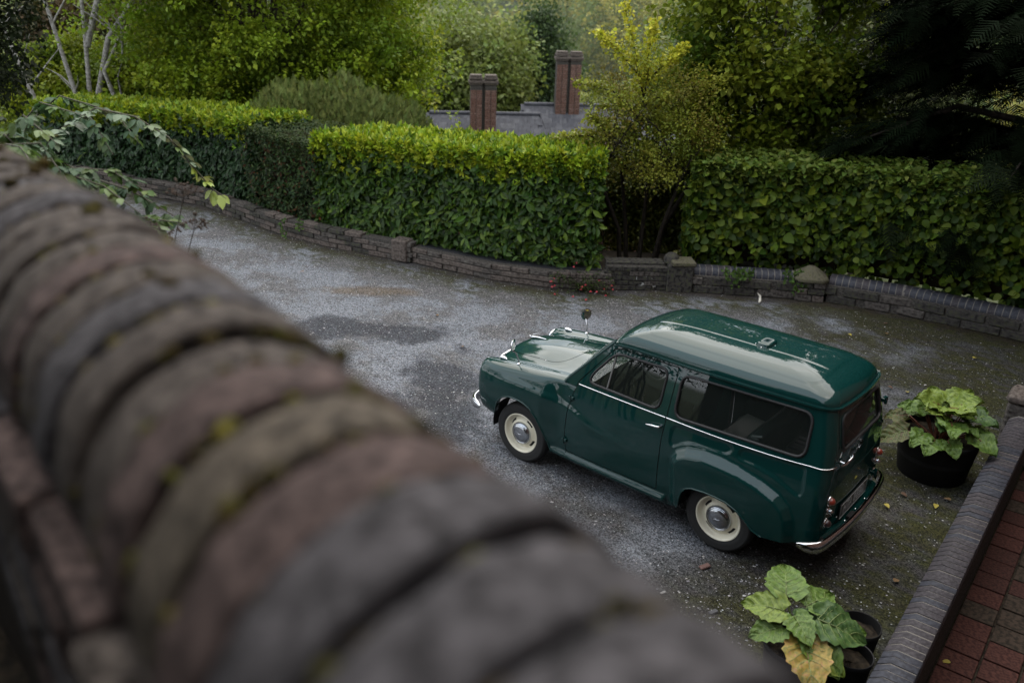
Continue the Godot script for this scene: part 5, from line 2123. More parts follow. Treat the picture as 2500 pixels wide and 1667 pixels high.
func build_trees() -> void:
	var lime := [Color(0.175, 0.245, 0.018), Color(0.215, 0.285, 0.022), Color(0.125, 0.190, 0.018), Color(0.265, 0.315, 0.026)]
	tree("maple_tree", "large lime green tree spreading behind the far laurel hedge", Vector3(-6.4, -4.2, -22.0), [5.0, 0.30], Vector3(0.5, 9.6, 0.3), Vector3(4.1, 6.6, 3.6), 520, 34, L.maple, 0.185, lime, M.bark, M.leaf, "", 0.40, 0.24, 14, 1, 0.5)
	tree("maple_tree", "yellow-green tree low behind the far hedge, left of the large one", Vector3(-10.6, -3.5, -22.5), [3.0, 0.16], Vector3(0.0, 4.6, 0.0), Vector3(2.3, 1.7, 2.0), 140, 34, L.maple, 0.19, [Color(0.145, 0.195, 0.016), Color(0.180, 0.225, 0.018), Color(0.095, 0.140, 0.016)], M.bark, M.leaf, "", 0.55, 0.28, 8)
	# feathery shrub behind the mixed hedge
	var sh := thing("feathery_shrub", "grey-green feathery shrub rising behind the mixed hedge", "shrub", Vector3(-3.75, -0.2, -17.4))
	var b := MB.new()
	for k in 14:
		b.tube([Vector3(rnd(-0.2, 0.2), 0, rnd(-0.2, 0.2)), Vector3(rnd(-0.8, 0.8), 1.2, rnd(-0.4, 0.4)), Vector3(rnd(-1.6, 1.6), rnd(1.7, 2.3), rnd(-0.7, 0.7))], [0.03, 0.018, 0.006], 5)
	part("stems", b, M.bark_dark, sh)
	var xs := []
	var cs := []
	for k in 7500:
		var p := Vector3(rnd(-1.7, 2.0), 0, rnd(-0.8, 0.8))
		p.y = rnd(0.9, 2.60 - 0.20 * p.x * p.x - 0.3 * abs(p.z)) + 0.10 * sin(p.x * 5.0)
		var up := Vector3(rnd(-0.5, 0.5) + p.x * 0.15, 1.0, rnd(-0.5, 0.5)).normalized()
		var f := Vector3(rnd(-1, 1), 0, rnd(-1, 1)).normalized()
		var x := up.cross(f).normalized()
		xs.append(Transform3D(Basis(x, up, x.cross(up)).scaled_local(Vector3.ONE * rnd(0.09, 0.19)), p))
		cs.append(vary(Color(0.115, 0.155, 0.042).lerp(Color(0.14, 0.135, 0.05), 0.5 * rng.randf()), 0.25))
	swarm("foliage", L.spray, M.needle, sh, xs, cs)
	# slender golden shrub in the gap between the hedges
	tree("golden_elm", "slender many-stemmed shrub with golden top shoots in the hedge gap", Vector3(1.95, 0.0, -13.25), [1.5, 0.045], Vector3(0.0, 2.15, 0.0), Vector3(1.15, 1.40, 0.85), 78, 10, L.fine, 0.135, [Color(0.150, 0.185, 0.022), Color(0.185, 0.210, 0.026), Color(0.215, 0.220, 0.030), Color(0.160, 0.140, 0.024)], M.bark_dark, M.leaf, "", 0.5, 0.30, 5, 5, 0.25)
	var g := get_node("golden_elm")
	xs = []
	cs = []
	b = MB.new()
	for q in [[Vector3(-0.10, 2.6, 0.1), Vector3(-0.28, 3.25, 0.1), Vector3(-0.52, 3.98, 0.05)], [Vector3(-0.15, 2.9, 0.1), Vector3(-0.55, 3.30, 0.15), Vector3(-0.86, 3.56, 0.15)], [Vector3(-0.15, 2.8, 0.1), Vector3(0.18, 3.18, 0.15), Vector3(0.42, 3.40, 0.15)], [Vector3(-0.10, 2.7, 0.1), Vector3(-0.10, 3.3, 0.1), Vector3(-0.02, 3.72, 0.0)], [Vector3(-0.4, 2.0, 0.3), Vector3(-0.72, 2.22, 0.4), Vector3(-0.95, 2.48, 0.4)], [Vector3(-0.1, 2.3, 0.2), Vector3(-0.6, 2.75, 0.3), Vector3(-1.15, 2.85, 0.3)], [Vector3(-0.3, 1.9, 0.2), Vector3(-0.9, 2.1, 0.3), Vector3(-1.45, 2.05, 0.3)]] + side_shoots():
		b.tube(q, [0.014, 0.009, 0.004], 5)
		for k in (430 if q[2].y > 3.0 else 260):
			var t: float = pow(rng.randf(), 0.8)
			var p: Vector3 = (q[0] as Vector3).lerp(q[1], min(t * 2.0, 1.0)) if t < 0.5 else (q[1] as Vector3).lerp(q[2], t * 2.0 - 1.0)
			p += Vector3(rng.randfn(0, 0.055), rng.randfn(0, 0.05), rng.randfn(0, 0.055)) * (1.5 - t * 0.8)
			xs.append(Transform3D(any_basis().scaled(Vector3.ONE * rnd(0.035, 0.065)), p))
			var gold: bool = q[2].y > 3.0
			cs.append(vary(Color(0.46, 0.46, 0.05) if gold else Color(0.23, 0.25, 0.035), 0.25))
	part("shoots", b, M.bark_dark, g)
	swarm("golden_leaves", L.round, M.leaf, g, xs, cs)
	# hazel behind the round-leaved hedge
	tree("hazel_tree", "broad round-leaved hazel tree standing behind the clipped hedge", Vector3(3.95, -0.6, -14.7), [2.2, 0.06], Vector3(0.1, 4.6, 0.0), Vector3(2.1, 4.3, 1.3), 300, 18, L.coarse, 0.135, [Color(0.130, 0.185, 0.018), Color(0.160, 0.215, 0.020), Color(0.090, 0.140, 0.016), Color(0.195, 0.235, 0.024)], M.bark, M.leaf, "", 0.5, 0.21, 4, 4, 0.35)
	# pale conifer tips further back, between hazel and yew
	tree("pale_tree", "pale green hazy tree seen between the hazel and the dark yew", Vector3(11.5, -6.0, -28.0), [5.0, 0.2], Vector3(0, 8.0, 0), Vector3(2.6, 5.0, 2.4), 160, 20, L.maple2, 0.30, [Color(0.10, 0.125, 0.05), Color(0.13, 0.15, 0.065)], M.bark, M.leaf)
	# yew
	var y := thing("yew_tree", "huge near-black yew tree filling the right side behind the hedge", "tree", Vector3(8.4, -0.2, -13.2))
	b = MB.new()
	b.tube([Vector3(0, -0.2, 0), Vector3(0.1, 2.5, 0), Vector3(0, 7, 0), Vector3(0, 11.5, 0)], [0.42, 0.34, 0.22, 0.05], 10)
	xs = []
	cs = []
	for k in 240:
		var h := rnd(1.2, 11.5)
		var a := rnd(0, TAU)
		var reach: float = lerp(3.7, 0.6, smoothstep(4.0, 12.0, h)) * rnd(0.7, 1.05)
		if h < 2.4:
			reach *= 0.85
		var d := Vector3(cos(a), 0, sin(a))
		var p0 := Vector3(0, h, 0)
		var p1 := p0 + d * reach * 0.55 + Vector3(0, 0.35, 0)
		var p2 := p0 + d * reach + Vector3(0, -0.25, 0)
		b.tube([p0, p1, p2], [0.07, 0.045, 0.01], 5)
		for j in 120:
			var t := pow(rng.randf(), 0.65)
			var p := p0.lerp(p1, t * 2.0) if t < 0.5 else p1.lerp(p2, t * 2.0 - 1.0)
			p += Vector3(rng.randfn(0, 0.20), rng.randfn(0, 0.13), rng.randfn(0, 0.20))
			var up := (d + Vector3(rnd(-0.9, 0.9), rnd(-0.7, 0.1), rnd(-0.9, 0.9))).normalized()
			var f := (Vector3.UP + Vector3(rnd(-0.5, 0.5), 0, rnd(-0.5, 0.5))).normalized()
			var x := up.cross(f).normalized()
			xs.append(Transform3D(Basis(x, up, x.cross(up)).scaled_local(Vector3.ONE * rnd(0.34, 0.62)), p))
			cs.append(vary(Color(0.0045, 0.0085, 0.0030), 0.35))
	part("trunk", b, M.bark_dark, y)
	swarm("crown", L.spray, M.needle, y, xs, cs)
	# dark ivy-clad tree at the left edge and pale bare stems beside it
	tree("ivy_tree", "dark ivy-clad tree at the left edge behind the bramble", Vector3(-8.6, -0.4, -13.6), [3.0, 0.16], Vector3(-0.5, 4.9, 0.0), Vector3(1.75, 2.9, 1.6), 130, 24, L.maple2, 0.17, [Color(0.018, 0.028, 0.008), Color(0.026, 0.036, 0.010), Color(0.014, 0.022, 0.008)], M.bark, M.leaf, "", 0.7, 0.3, 8)
	var bt := thing("bare_tree", "pale grey leafless tree with forking stems behind the far hedge", "tree", Vector3(-10.1, -3.4, -20.2))
	b = MB.new()
	for q in [[Vector3(0.1, 0, 0), Vector3(0.1, 4, 0), Vector3(-0.3, 6.2, 0), Vector3(-0.9, 9.5, 0)], [Vector3(0.2, 0, 0), Vector3(0.2, 4.3, 0), Vector3(0.35, 6.3, 0), Vector3(0.5, 9.5, 0)], [Vector3(0.3, 4.5, 0), Vector3(0.9, 6.2, 0.1), Vector3(1.9, 7.4, 0.1), Vector3(2.6, 8.6, 0.2)], [Vector3(0, 0, 0.3), Vector3(-0.7, 4.2, 0.3), Vector3(-1.3, 6.2, 0.2), Vector3(-1.7, 7.6, 0.2)], [Vector3(0.8, 0, 0.3), Vector3(1.0, 4.6, 0.2), Vector3(0.75, 5.5, 0.2), Vector3(1.3, 6.4, 0.2)], [Vector3(0.35, 6, 0), Vector3(0.9, 7.4, 0), Vector3(1.0, 9.5, 0), Vector3(1.0, 10, 0)]]:
		b.tube(q, [0.075, 0.06, 0.045, 0.02], 7)
		for k in 5:
			var p: Vector3 = (q[1] as Vector3).lerp(q[3], rng.randf())
			var e := p + Vector3(rnd(-1, 1), rnd(0.3, 1.1), rnd(-0.5, 0.5)) * 0.9
			b.tube([p, p.lerp(e, 0.5) + Vector3(rnd(-0.1, 0.1), 0.05, 0), e], [0.025, 0.016, 0.006], 5)
	part("trunk", b, M.bark_pale, bt)
	# other garden trees in the middle distance
	tree("garden_tree", "olive green tree in the valley left of the chimneys", Vector3(-3.5, -11.5, -44.0), [6.0, 0.3], Vector3(0, 9.5, 0), Vector3(4.5, 5.0, 4.0), 190, 18, L.far, 0.55, [Color(0.125, 0.160, 0.048), Color(0.150, 0.185, 0.052)], M.bark, M.leaf)
	tree("garden_tree", "brown-tinged tree behind the bare pale stems", Vector3(-16.5, -9.0, -36.0), [6.0, 0.3], Vector3(0, 9.6, 0), Vector3(3.0, 3.6, 3.0), 120, 18, L.far, 0.45, [Color(0.060, 0.045, 0.025), Color(0.05, 0.05, 0.022)], M.bark, M.leaf)
	tree("garden_tree", "deep green tree rising behind the left chimney", Vector3(0.6, -11.0, -47.0), [6.0, 0.3], Vector3(0, 8.0, 0), Vector3(2.4, 6.0, 2.4), 150, 18, L.far, 0.45, [Color(0.040, 0.068, 0.024), Color(0.052, 0.085, 0.028)], M.bark, M.leaf)
	tree("understorey_shrub", "shadowy shrub filling the gap behind the golden shrub's stems", Vector3(1.9, -0.3, -15.2), [0.9, 0.05], Vector3(0, 0.9, 0), Vector3(1.8, 1.05, 0.9), 210, 24, L.fine, 0.17, [Color(0.050, 0.070, 0.012), Color(0.075, 0.088, 0.014), Color(0.105, 0.100, 0.016)], M.bark_dark, M.leaf, "", 0.7, 0.3, 5, 3, 0.2)
	var sx := []
	var sc := []
	for k in 5200:
		var p := fg_point(rnd(-2.2, 4.2), -0.98 - rng.randf() * 0.45, rnd(2.6, 5.6))
		sx.append(leaf_on(p, Vector3(rnd(-1, 1), 0.3, rnd(-1, 1)).normalized(), rnd(0.10, 0.18), 0.8))
		sc.append(vary(Color(0.012, 0.022, 0.007), 0.3))
	var sh2 := thing("added_shade_hedge", "unseen evergreen hedge added on the terrace to darken the parapet", "hedge")  # unseen hedge, added to block sky light from the left
	b = MB.new()
	for k in 14:
		var p := fg_point(-2.0 + 0.45 * k, -1.2, 2.5)
		b.tube([p, p + Vector3(0.05, 1.5, 0), p + Vector3(0, 2.9, 0.05)], [0.04, 0.03, 0.01], 6)
	part("stems", b, M.bark_dark, sh2)
	swarm("foliage", L.laurel, M.leaf, sh2, sx, sc)
	# evergreens out of the frame to the right and behind the camera's left shoulder, added for their shade
	tree("added_shade_tree", "unseen tall evergreen added for shade beyond the hedge's right end", Vector3(12.5, -0.4, -8.8), [4.0, 0.35], Vector3(0, 6.0, 0), Vector3(2.7, 5.6, 2.7), 260, 16, L.maple2, 0.42, [Color(0.012, 0.020, 0.008)], M.bark_dark, M.leaf)
	tree("added_shade_tree", "unseen broad evergreen added for shade beyond the curving coped wall", Vector3(11.0, -0.4, -11.4), [4.0, 0.35], Vector3(0, 6.5, 0), Vector3(3.0, 6.0, 2.6), 300, 16, L.maple2, 0.45, [Color(0.010, 0.018, 0.007)], M.bark_dark, M.leaf)
	tree("added_shade_tree", "unseen tall evergreen added for shade on the terrace behind the parapet", Vector3(-3.4, 2.4, 0.4), [2.0, 0.2], Vector3(0, 2.2, 0), Vector3(1.9, 3.0, 2.0), 200, 16, L.maple2, 0.30, [Color(0.012, 0.020, 0.008)], M.bark_dark, M.leaf)
	# the wooded far side of the valley
	xs = []
	cs = []
	for k in 210:
		var z := rnd(-54.0, -170.0)
		var x := rnd(-0.62, 0.62) * -z
		var gy := land(x, z)
		var hh := rnd(7.0, 14.0)
		var rr := rnd(2.6, 4.8)
		var pal: Color = [Color(0.175, 0.210, 0.060), Color(0.200, 0.228, 0.066), Color(0.140, 0.182, 0.058), Color(0.245, 0.235, 0.060), Color(0.110, 0.150, 0.055)][rng.randi() % 5]
		for j in 130:
			var d := Vector3(rnd(-1, 1), rnd(-1, 1), rnd(-1, 1)).normalized() * pow(rng.randf(), 0.35)
			var lump := 1.0 + 0.22 * sin(d.x * 7.0 + k) * cos(d.z * 6.0 + k) + 0.12 * sin(d.y * 9.0)
			xs.append(Transform3D(any_basis().scaled(Vector3.ONE * rnd(0.55, 1.05)), Vector3(x, gy + hh * 0.58, z) + d * Vector3(rr, hh * 0.52, rr) * lump))
			cs.append(vary(pal, 0.25, 0.08))
	tag(swarm("woodland", L.far, M.leaf, self, xs, cs), "hazy mixed woodland on the far valley side", "woodland")

# ---------------------------------------------------------------- bramble, plants, pots, litter
func compound(out: Array, p: Vector3, dir: Vector3, size: float, leaflets := 5) -> void:
	var side := dir.cross(Vector3.UP).normalized()
	var up := side.cross(dir).normalized()
	for k in leaflets:
		var a: float = (k - (leaflets - 1) * 0.5) * 0.62
		var along: float = 1.0 - abs(a) * 0.30
		var d := (dir * cos(a) + side * sin(a) + up * rnd(-0.25, 0.15)).normalized()
		var f := (up + Vector3(rnd(-0.3, 0.3), rnd(-0.1, 0.3), rnd(-0.3, 0.3))).normalized()
		var x := d.cross(f).normalized()
		out.append(Transform3D(Basis(x, d, x.cross(d)).scaled_local(Vector3(1.35, 1, 1) * size * along), p + d * size * 0.12))

func build_bramble() -> void:
	var at := Vector3(-3.2, 0.0, -5.4)
	var t := thing("bramble", "arching rose bramble with blue-green leaflets growing up beyond the parapet", "bramble", at)
	var lm := []
	for c in [Color(0.060, 0.100, 0.050), Color(0.045, 0.085, 0.042), Color(0.075, 0.120, 0.030), Color(0.050, 0.085, 0.020)]:
		var m := mat(c, 0.5, 0.0, 0.4)
		m.backlight_enabled = true
		m.backlight = Color(0.3, 0.3, 0.2)
		lm.append(m)
	var young := mat(Color(0.17, 0.23, 0.022), 0.5)
	young.backlight_enabled = true
	young.backlight = Color(0.4, 0.4, 0.2)
	var b := MB.new()
	var canes := [
		[Vector3(-3.1, 0.4, -5.4), Vector3(-3.0, 2.6, -5.1), Vector3(-2.70, 3.22, -5.0), Vector3(-2.42, 3.38, -5.0), Vector3(-2.20, 3.34, -5.0), Vector3(-2.02, 3.23, -5.0), Vector3(-1.90, 3.07, -5.0), Vector3(-1.80, 2.94, -5.0), Vector3(-1.72, 2.88, -5.0)],
		[Vector3(-3.3, 0.4, -5.3), Vector3(-3.2, 2.5, -4.9), Vector3(-2.85, 3.10, -4.8), Vector3(-2.60, 3.10, -4.7), Vector3(-2.38, 2.96, -4.7)],
		[Vector3(-3.0, 0.4, -5.3), Vector3(-2.8, 2.3, -4.6), Vector3(-2.45, 3.05, -4.2), Vector3(-2.20, 3.20, -4.1), Vector3(-2.00, 3.14, -4.1), Vector3(-1.80, 3.04, -4.0)],
		[Vector3(-3.3, 0.4, -5.3), Vector3(-3.1, 2.4, -4.7), Vector3(-2.75, 3.20, -4.5), Vector3(-2.50, 3.42, -4.4), Vector3(-2.30, 3.30, -4.3)],
		[Vector3(-3.0, 0.4, -5.2), Vector3(-2.6, 2.2, -4.4), Vector3(-2.3, 2.95, -4.0), Vector3(-2.05, 3.10, -3.9), Vector3(-1.85, 3.02, -3.9), Vector3(-1.62, 3.02, -3.8)],
		[Vector3(-3.4, 0.4, -5.6), Vector3(-3.5, 2.4, -5.6), Vector3(-3.25, 3.1, -5.5), Vector3(-2.95, 3.35, -5.4), Vector3(-2.60, 3.28, -5.3), Vector3(-2.45, 3.08, -5.2)],
		[Vector3(-3.2, 0.4, -5.2), Vector3(-2.9, 2.3, -4.5), Vector3(-2.62, 3.0, -4.2), Vector3(-2.40, 3.28, -4.0), Vector3(-2.2, 3.3, -3.9), Vector3(-2.06, 3.20, -3.8)]]
	for k in 17:
		var src: Array = canes[1 + k % 6] if k < 9 else canes[[2, 4, 6][k % 3]]
		var c2 := []
		var o := Vector3(rnd(-0.30, 0.12), rnd(-0.22, 0.05), rnd(-0.3, 0.3)) if k < 9 else Vector3(rnd(-0.35, 0.06), rnd(-0.06, 0.10), rnd(-0.2, 0.2))
		for i in src.size():
			c2.append(src[i] + o * (float(i) / src.size()) + Vector3(rnd(-0.04, 0.04), rnd(-0.03, 0.03), rnd(-0.05, 0.05)) * min(i, 1))
		canes.append(c2)
	var fine := []
	var fine_c := []
	var singles := 0
	var ci := 0
	for c in canes:
		var path := []
		var rad := []
		for i in c.size() - 1:
			for k in 4:
				path.append((c[i] as Vector3).lerp(c[i + 1], k / 4.0) - at)
				rad.append(lerp(0.007, 0.0025, (i + k / 4.0) / c.size()))
		path.append(c[-1] - at)
		rad.append(0.002)
		b.tube(path, rad, 6)
		for i in range(1, c.size() - 1):
			var l: float = (c[i + 1] - c[i]).length()
			var steps: int = max(int(l / 0.042), 1)
			for k in steps:
				if i == 1 and k < steps * 0.4:
					continue
				var p: Vector3 = (c[i] as Vector3).lerp(c[i + 1], (k + rng.randf() * 0.5) / steps)
				var tip: bool = ci == 0 and i >= c.size() - 3
				var d: Vector3 = ((c[i + 1] - c[i]) as Vector3).normalized() * 0.5 + Vector3(rnd(-1, 1), rnd(-0.8, 0.2), rnd(-1, 1))
				var lf := []
				compound(lf, p - at, d.normalized(), rnd(0.060, 0.092), 5 if rng.randf() < 0.6 else 3)
				var cm := rng.randi() % 4
				for q in lf:
					if ci == 0 or (singles < 280 and rng.randf() < 0.3):
						part("leaf", L.laurel, young if tip else lm[cm], t, q)
						singles += 1
					else:
						fine.append(q)
						fine_c.append(vary([Color(0.060, 0.100, 0.050), Color(0.045, 0.085, 0.042), Color(0.075, 0.120, 0.030), Color(0.050, 0.085, 0.020)][cm], 0.2))
		ci += 1
	swarm("foliage", L.laurel, M.leaf, t, fine, fine_c)
	part("canes", b, mat(Color(0.045, 0.040, 0.022), 0.7), t)
	# low leafy bank behind it, hiding the foot of the parapet
	var xs := []
	var cs := []
	for k in 5200:
		var p := Vector3(rnd(-6.0, -2.3), 0, rnd(-8.2, -3.6))
		var edge: float = (p.x + 2.6) - 0.30 * (p.z + 3.6)
		if edge > 0.0:
			continue
		p.y = rnd(1.3, 2.35 + 0.30 * sin(p.x * 2.3) + 0.22 * sin(p.z * 2.9) + 0.12 * clamp(-edge, 0.0, 3.0))
		xs.append(leaf_on(p, Vector3.UP, rnd(0.07, 0.13), 1.0))
		cs.append(vary([Color(0.030, 0.050, 0.016), Color(0.040, 0.065, 0.018), Color(0.022, 0.038, 0.014)][rng.randi() % 3], 0.3))
	var bank := thing("shrub_bank", "dim leafy shrubs filling the bank beyond the parapet's far end", "shrub", Vector3(-4.2, 0, -5.8))
	for k in xs.size():
		xs[k].origin -= bank.position
	b = MB.new()
	for k in 20:
		var p := Vector3(rnd(-1.3, 1.2), 0, rnd(-1.8, 1.5))
		b.tube([p, p + Vector3(rnd(-0.2, 0.2), 1.0, rnd(-0.2, 0.2)), p + Vector3(rnd(-0.4, 0.4), 2.0, rnd(-0.4, 0.4))], [0.03, 0.02, 0.006], 5)
	part("stems", b, M.bark_dark, bank)
	swarm("foliage", L.laurel, M.leaf, bank, xs, cs)
	# dead umbels
	var u := thing("dead_umbels", "brown dried flower heads leaning over the parapet below the bramble", "plant", Vector3(-2.1, 0.3, -4.3))
	var um := mat(Color(0.045, 0.028, 0.018), 0.9)
	for q in [Vector3(-1.62, 3.07, -3.55), Vector3(-1.50, 3.02, -3.55), Vector3(-1.68, 3.00, -3.6), Vector3(-1.43, 3.05, -3.7), Vector3(-1.56, 2.98, -3.45), Vector3(-1.42, 3.22, -3.6)]:
		b = MB.new()
		var e: Vector3 = q - u.position
		b.tube([Vector3(0, 0, 0), Vector3(e.x * 0.5, e.y * 0.75, e.z * 0.5), e], [0.004, 0.003, 0.002], 5)
		for k in 14:
			var d := Vector3(rnd(-1, 1), rnd(0.1, 0.9), rnd(-1, 1)).normalized() * rnd(0.04, 0.085)
			b.tube([e, e + d], 0.0009, 4)
			for j in 5:
				b.box(e + d + Vector3(rnd(-1, 1), rnd(-1, 1), rnd(-1, 1)) * 0.010, Vector3.ONE * rnd(0.004, 0.009), 0.001, any_basis())
		part("seed_head", b, um, u)

var leaf_veins: MB

func big_leaf(len: float, wid: float, seed_: int, wavy := 0.06, lobes := 7.0) -> ArrayMesh:
	var b := MB.new()
	var n := FastNoiseLite.new()
	n.seed = seed_
	n.frequency = 2.2
	var P := []
	var cols := 19
	var rows := 15
	leaf_veins = MB.new()
	for r in rows:
		var t := float(r) / (rows - 1)
		# heart-shaped outline
		var w: float = wid * 0.5 * pow(sin(PI * pow(clamp(t * 0.97 + 0.025, 0.0, 1.0), 0.62)), 0.75)
		w *= 1.0 + 0.10 * sin(t * lobes * 6.0 + seed_) + 0.06 * n.get_noise_2d(t * 9.0, 3.0)
		for c in cols:
			var s := (c - (cols - 1) * 0.5) / ((cols - 1) * 0.5)
			var y: float = t * len - abs(s) * 0.16 * len * (1.0 - t) * (1.0 - t)
			var rib: float = 0.012 * pow(abs(sin((t * 5.0 - abs(s) * 1.7) * PI)), 3.0) * (1.0 - 0.5 * abs(s))
			var z: float = wavy * len * (n.get_noise_2d(s * 1.6 + seed_, t * 2.0) + 0.7 * abs(s) * sin(t * 13.0 + s * 3.0 + seed_)) - 0.30 * len * t * t + 0.10 * wid * abs(s) - rib * len * 4.0
			P.append(Vector3(s * w, y, z))
	b.grid(P, cols, rows)
	for k in b.N.size():
		if b.N[k].z < 0:
			b.N[k] = -b.N[k]
	var mid := []
	for r in rows - 1:
		mid.append(P[r * cols + 9] + Vector3(0, 0, 0.001))
	leaf_veins.tube(mid, [0.0042, 0.004, 0.0036, 0.0034, 0.003, 0.003, 0.0026, 0.0024, 0.002, 0.002, 0.0016, 0.0014, 0.001, 0.001], 5)
	for r in [0, 1, 3, 5, 7, 9]:
		for s in [-1, 1]:
			var v := []
			for k in 5:
				var rr: int = min(r + k, rows - 2)
				v.append(P[rr * cols + 9 + s * k * 2] + Vector3(0, 0, 0.001))
			leaf_veins.tube(v, [0.0022, 0.002, 0.0017, 0.0013, 0.0008], 4)
	return b.commit()

func leaf_mat(c0: Color, c1: Color, seed_: int, c2 = null) -> StandardMaterial3D:
	var m := stone_mat(c0, c1, 7.0, seed_, 0.5, 0.8, c2)
	m.uv1_world_triplanar = false
	m.uv1_scale = Vector3.ONE * 4.0
	m.metallic_specular = 0.4
	m.backlight_enabled = true
	m.backlight = Color(0.35, 0.35, 0.2)
	return m

func pot(called: String, label: String, at: Vector3, r: float, h: float, soil: bool, m: Material, group := "") -> Node3D:
	var t := thing(called, label, "plant pot", at, group)
	var b := MB.new()
	b.lathe([Vector2(0.0, 0.004), Vector2(r * 0.80, 0.004), Vector2(r * 0.82, 0.01), Vector2(r * 0.97, h - 0.04), Vector2(r * 0.975, h - 0.035), Vector2(r * 1.02, h - 0.032), Vector2(r * 1.03, h - 0.004), Vector2(r * 1.01, h), Vector2(r * 0.965, h - 0.002), Vector2(r * 0.945, h - 0.035), Vector2(r * 0.90, h * 0.45)], Transform3D(), 40)
	part("pot", b, m, t)
	b = MB.new()
	var P := []
	for k in 6:
		for j in 24:
			var rr := r * 0.935 * (1.0 - k / 5.0)
			P.append(Vector3(cos(TAU * j / 24) * rr, h - 0.07 + rnd(-0.008, 0.008), sin(TAU * j / 24) * rr))
	b.grid(P, 24, 6, true)
	for k in b.N.size():
		if b.N[k].y < 0:
			b.N[k] = -b.N[k]
	part("soil", b, M.soil, t)
	return t

func rhubarb_leaf(t: Node3D, base: Vector3, tip: Vector3, out: Vector3, mesh: Mesh, m: Material, stalk: Material, up: Vector3) -> void:
	# stalk from base to tip, blade from tip along out, face to up
	var y := out.normalized()
	var f := (up - y * up.dot(y)).normalized()
	var x := y.cross(f)
	var leaf := part("leaf", mesh, m, t, Transform3D(Basis(x, y, f), tip))
	var b := MB.new()
	var inv := leaf.transform.affine_inverse()
	b.tube([inv * base, inv * (base.lerp(tip, 0.55) + Vector3(0, 0.03, 0)), inv * tip, inv * (tip + y * 0.10 - f * 0.006)], [0.010, 0.008, 0.006, 0.003], 7)
	part("stalk", b, stalk, leaf)

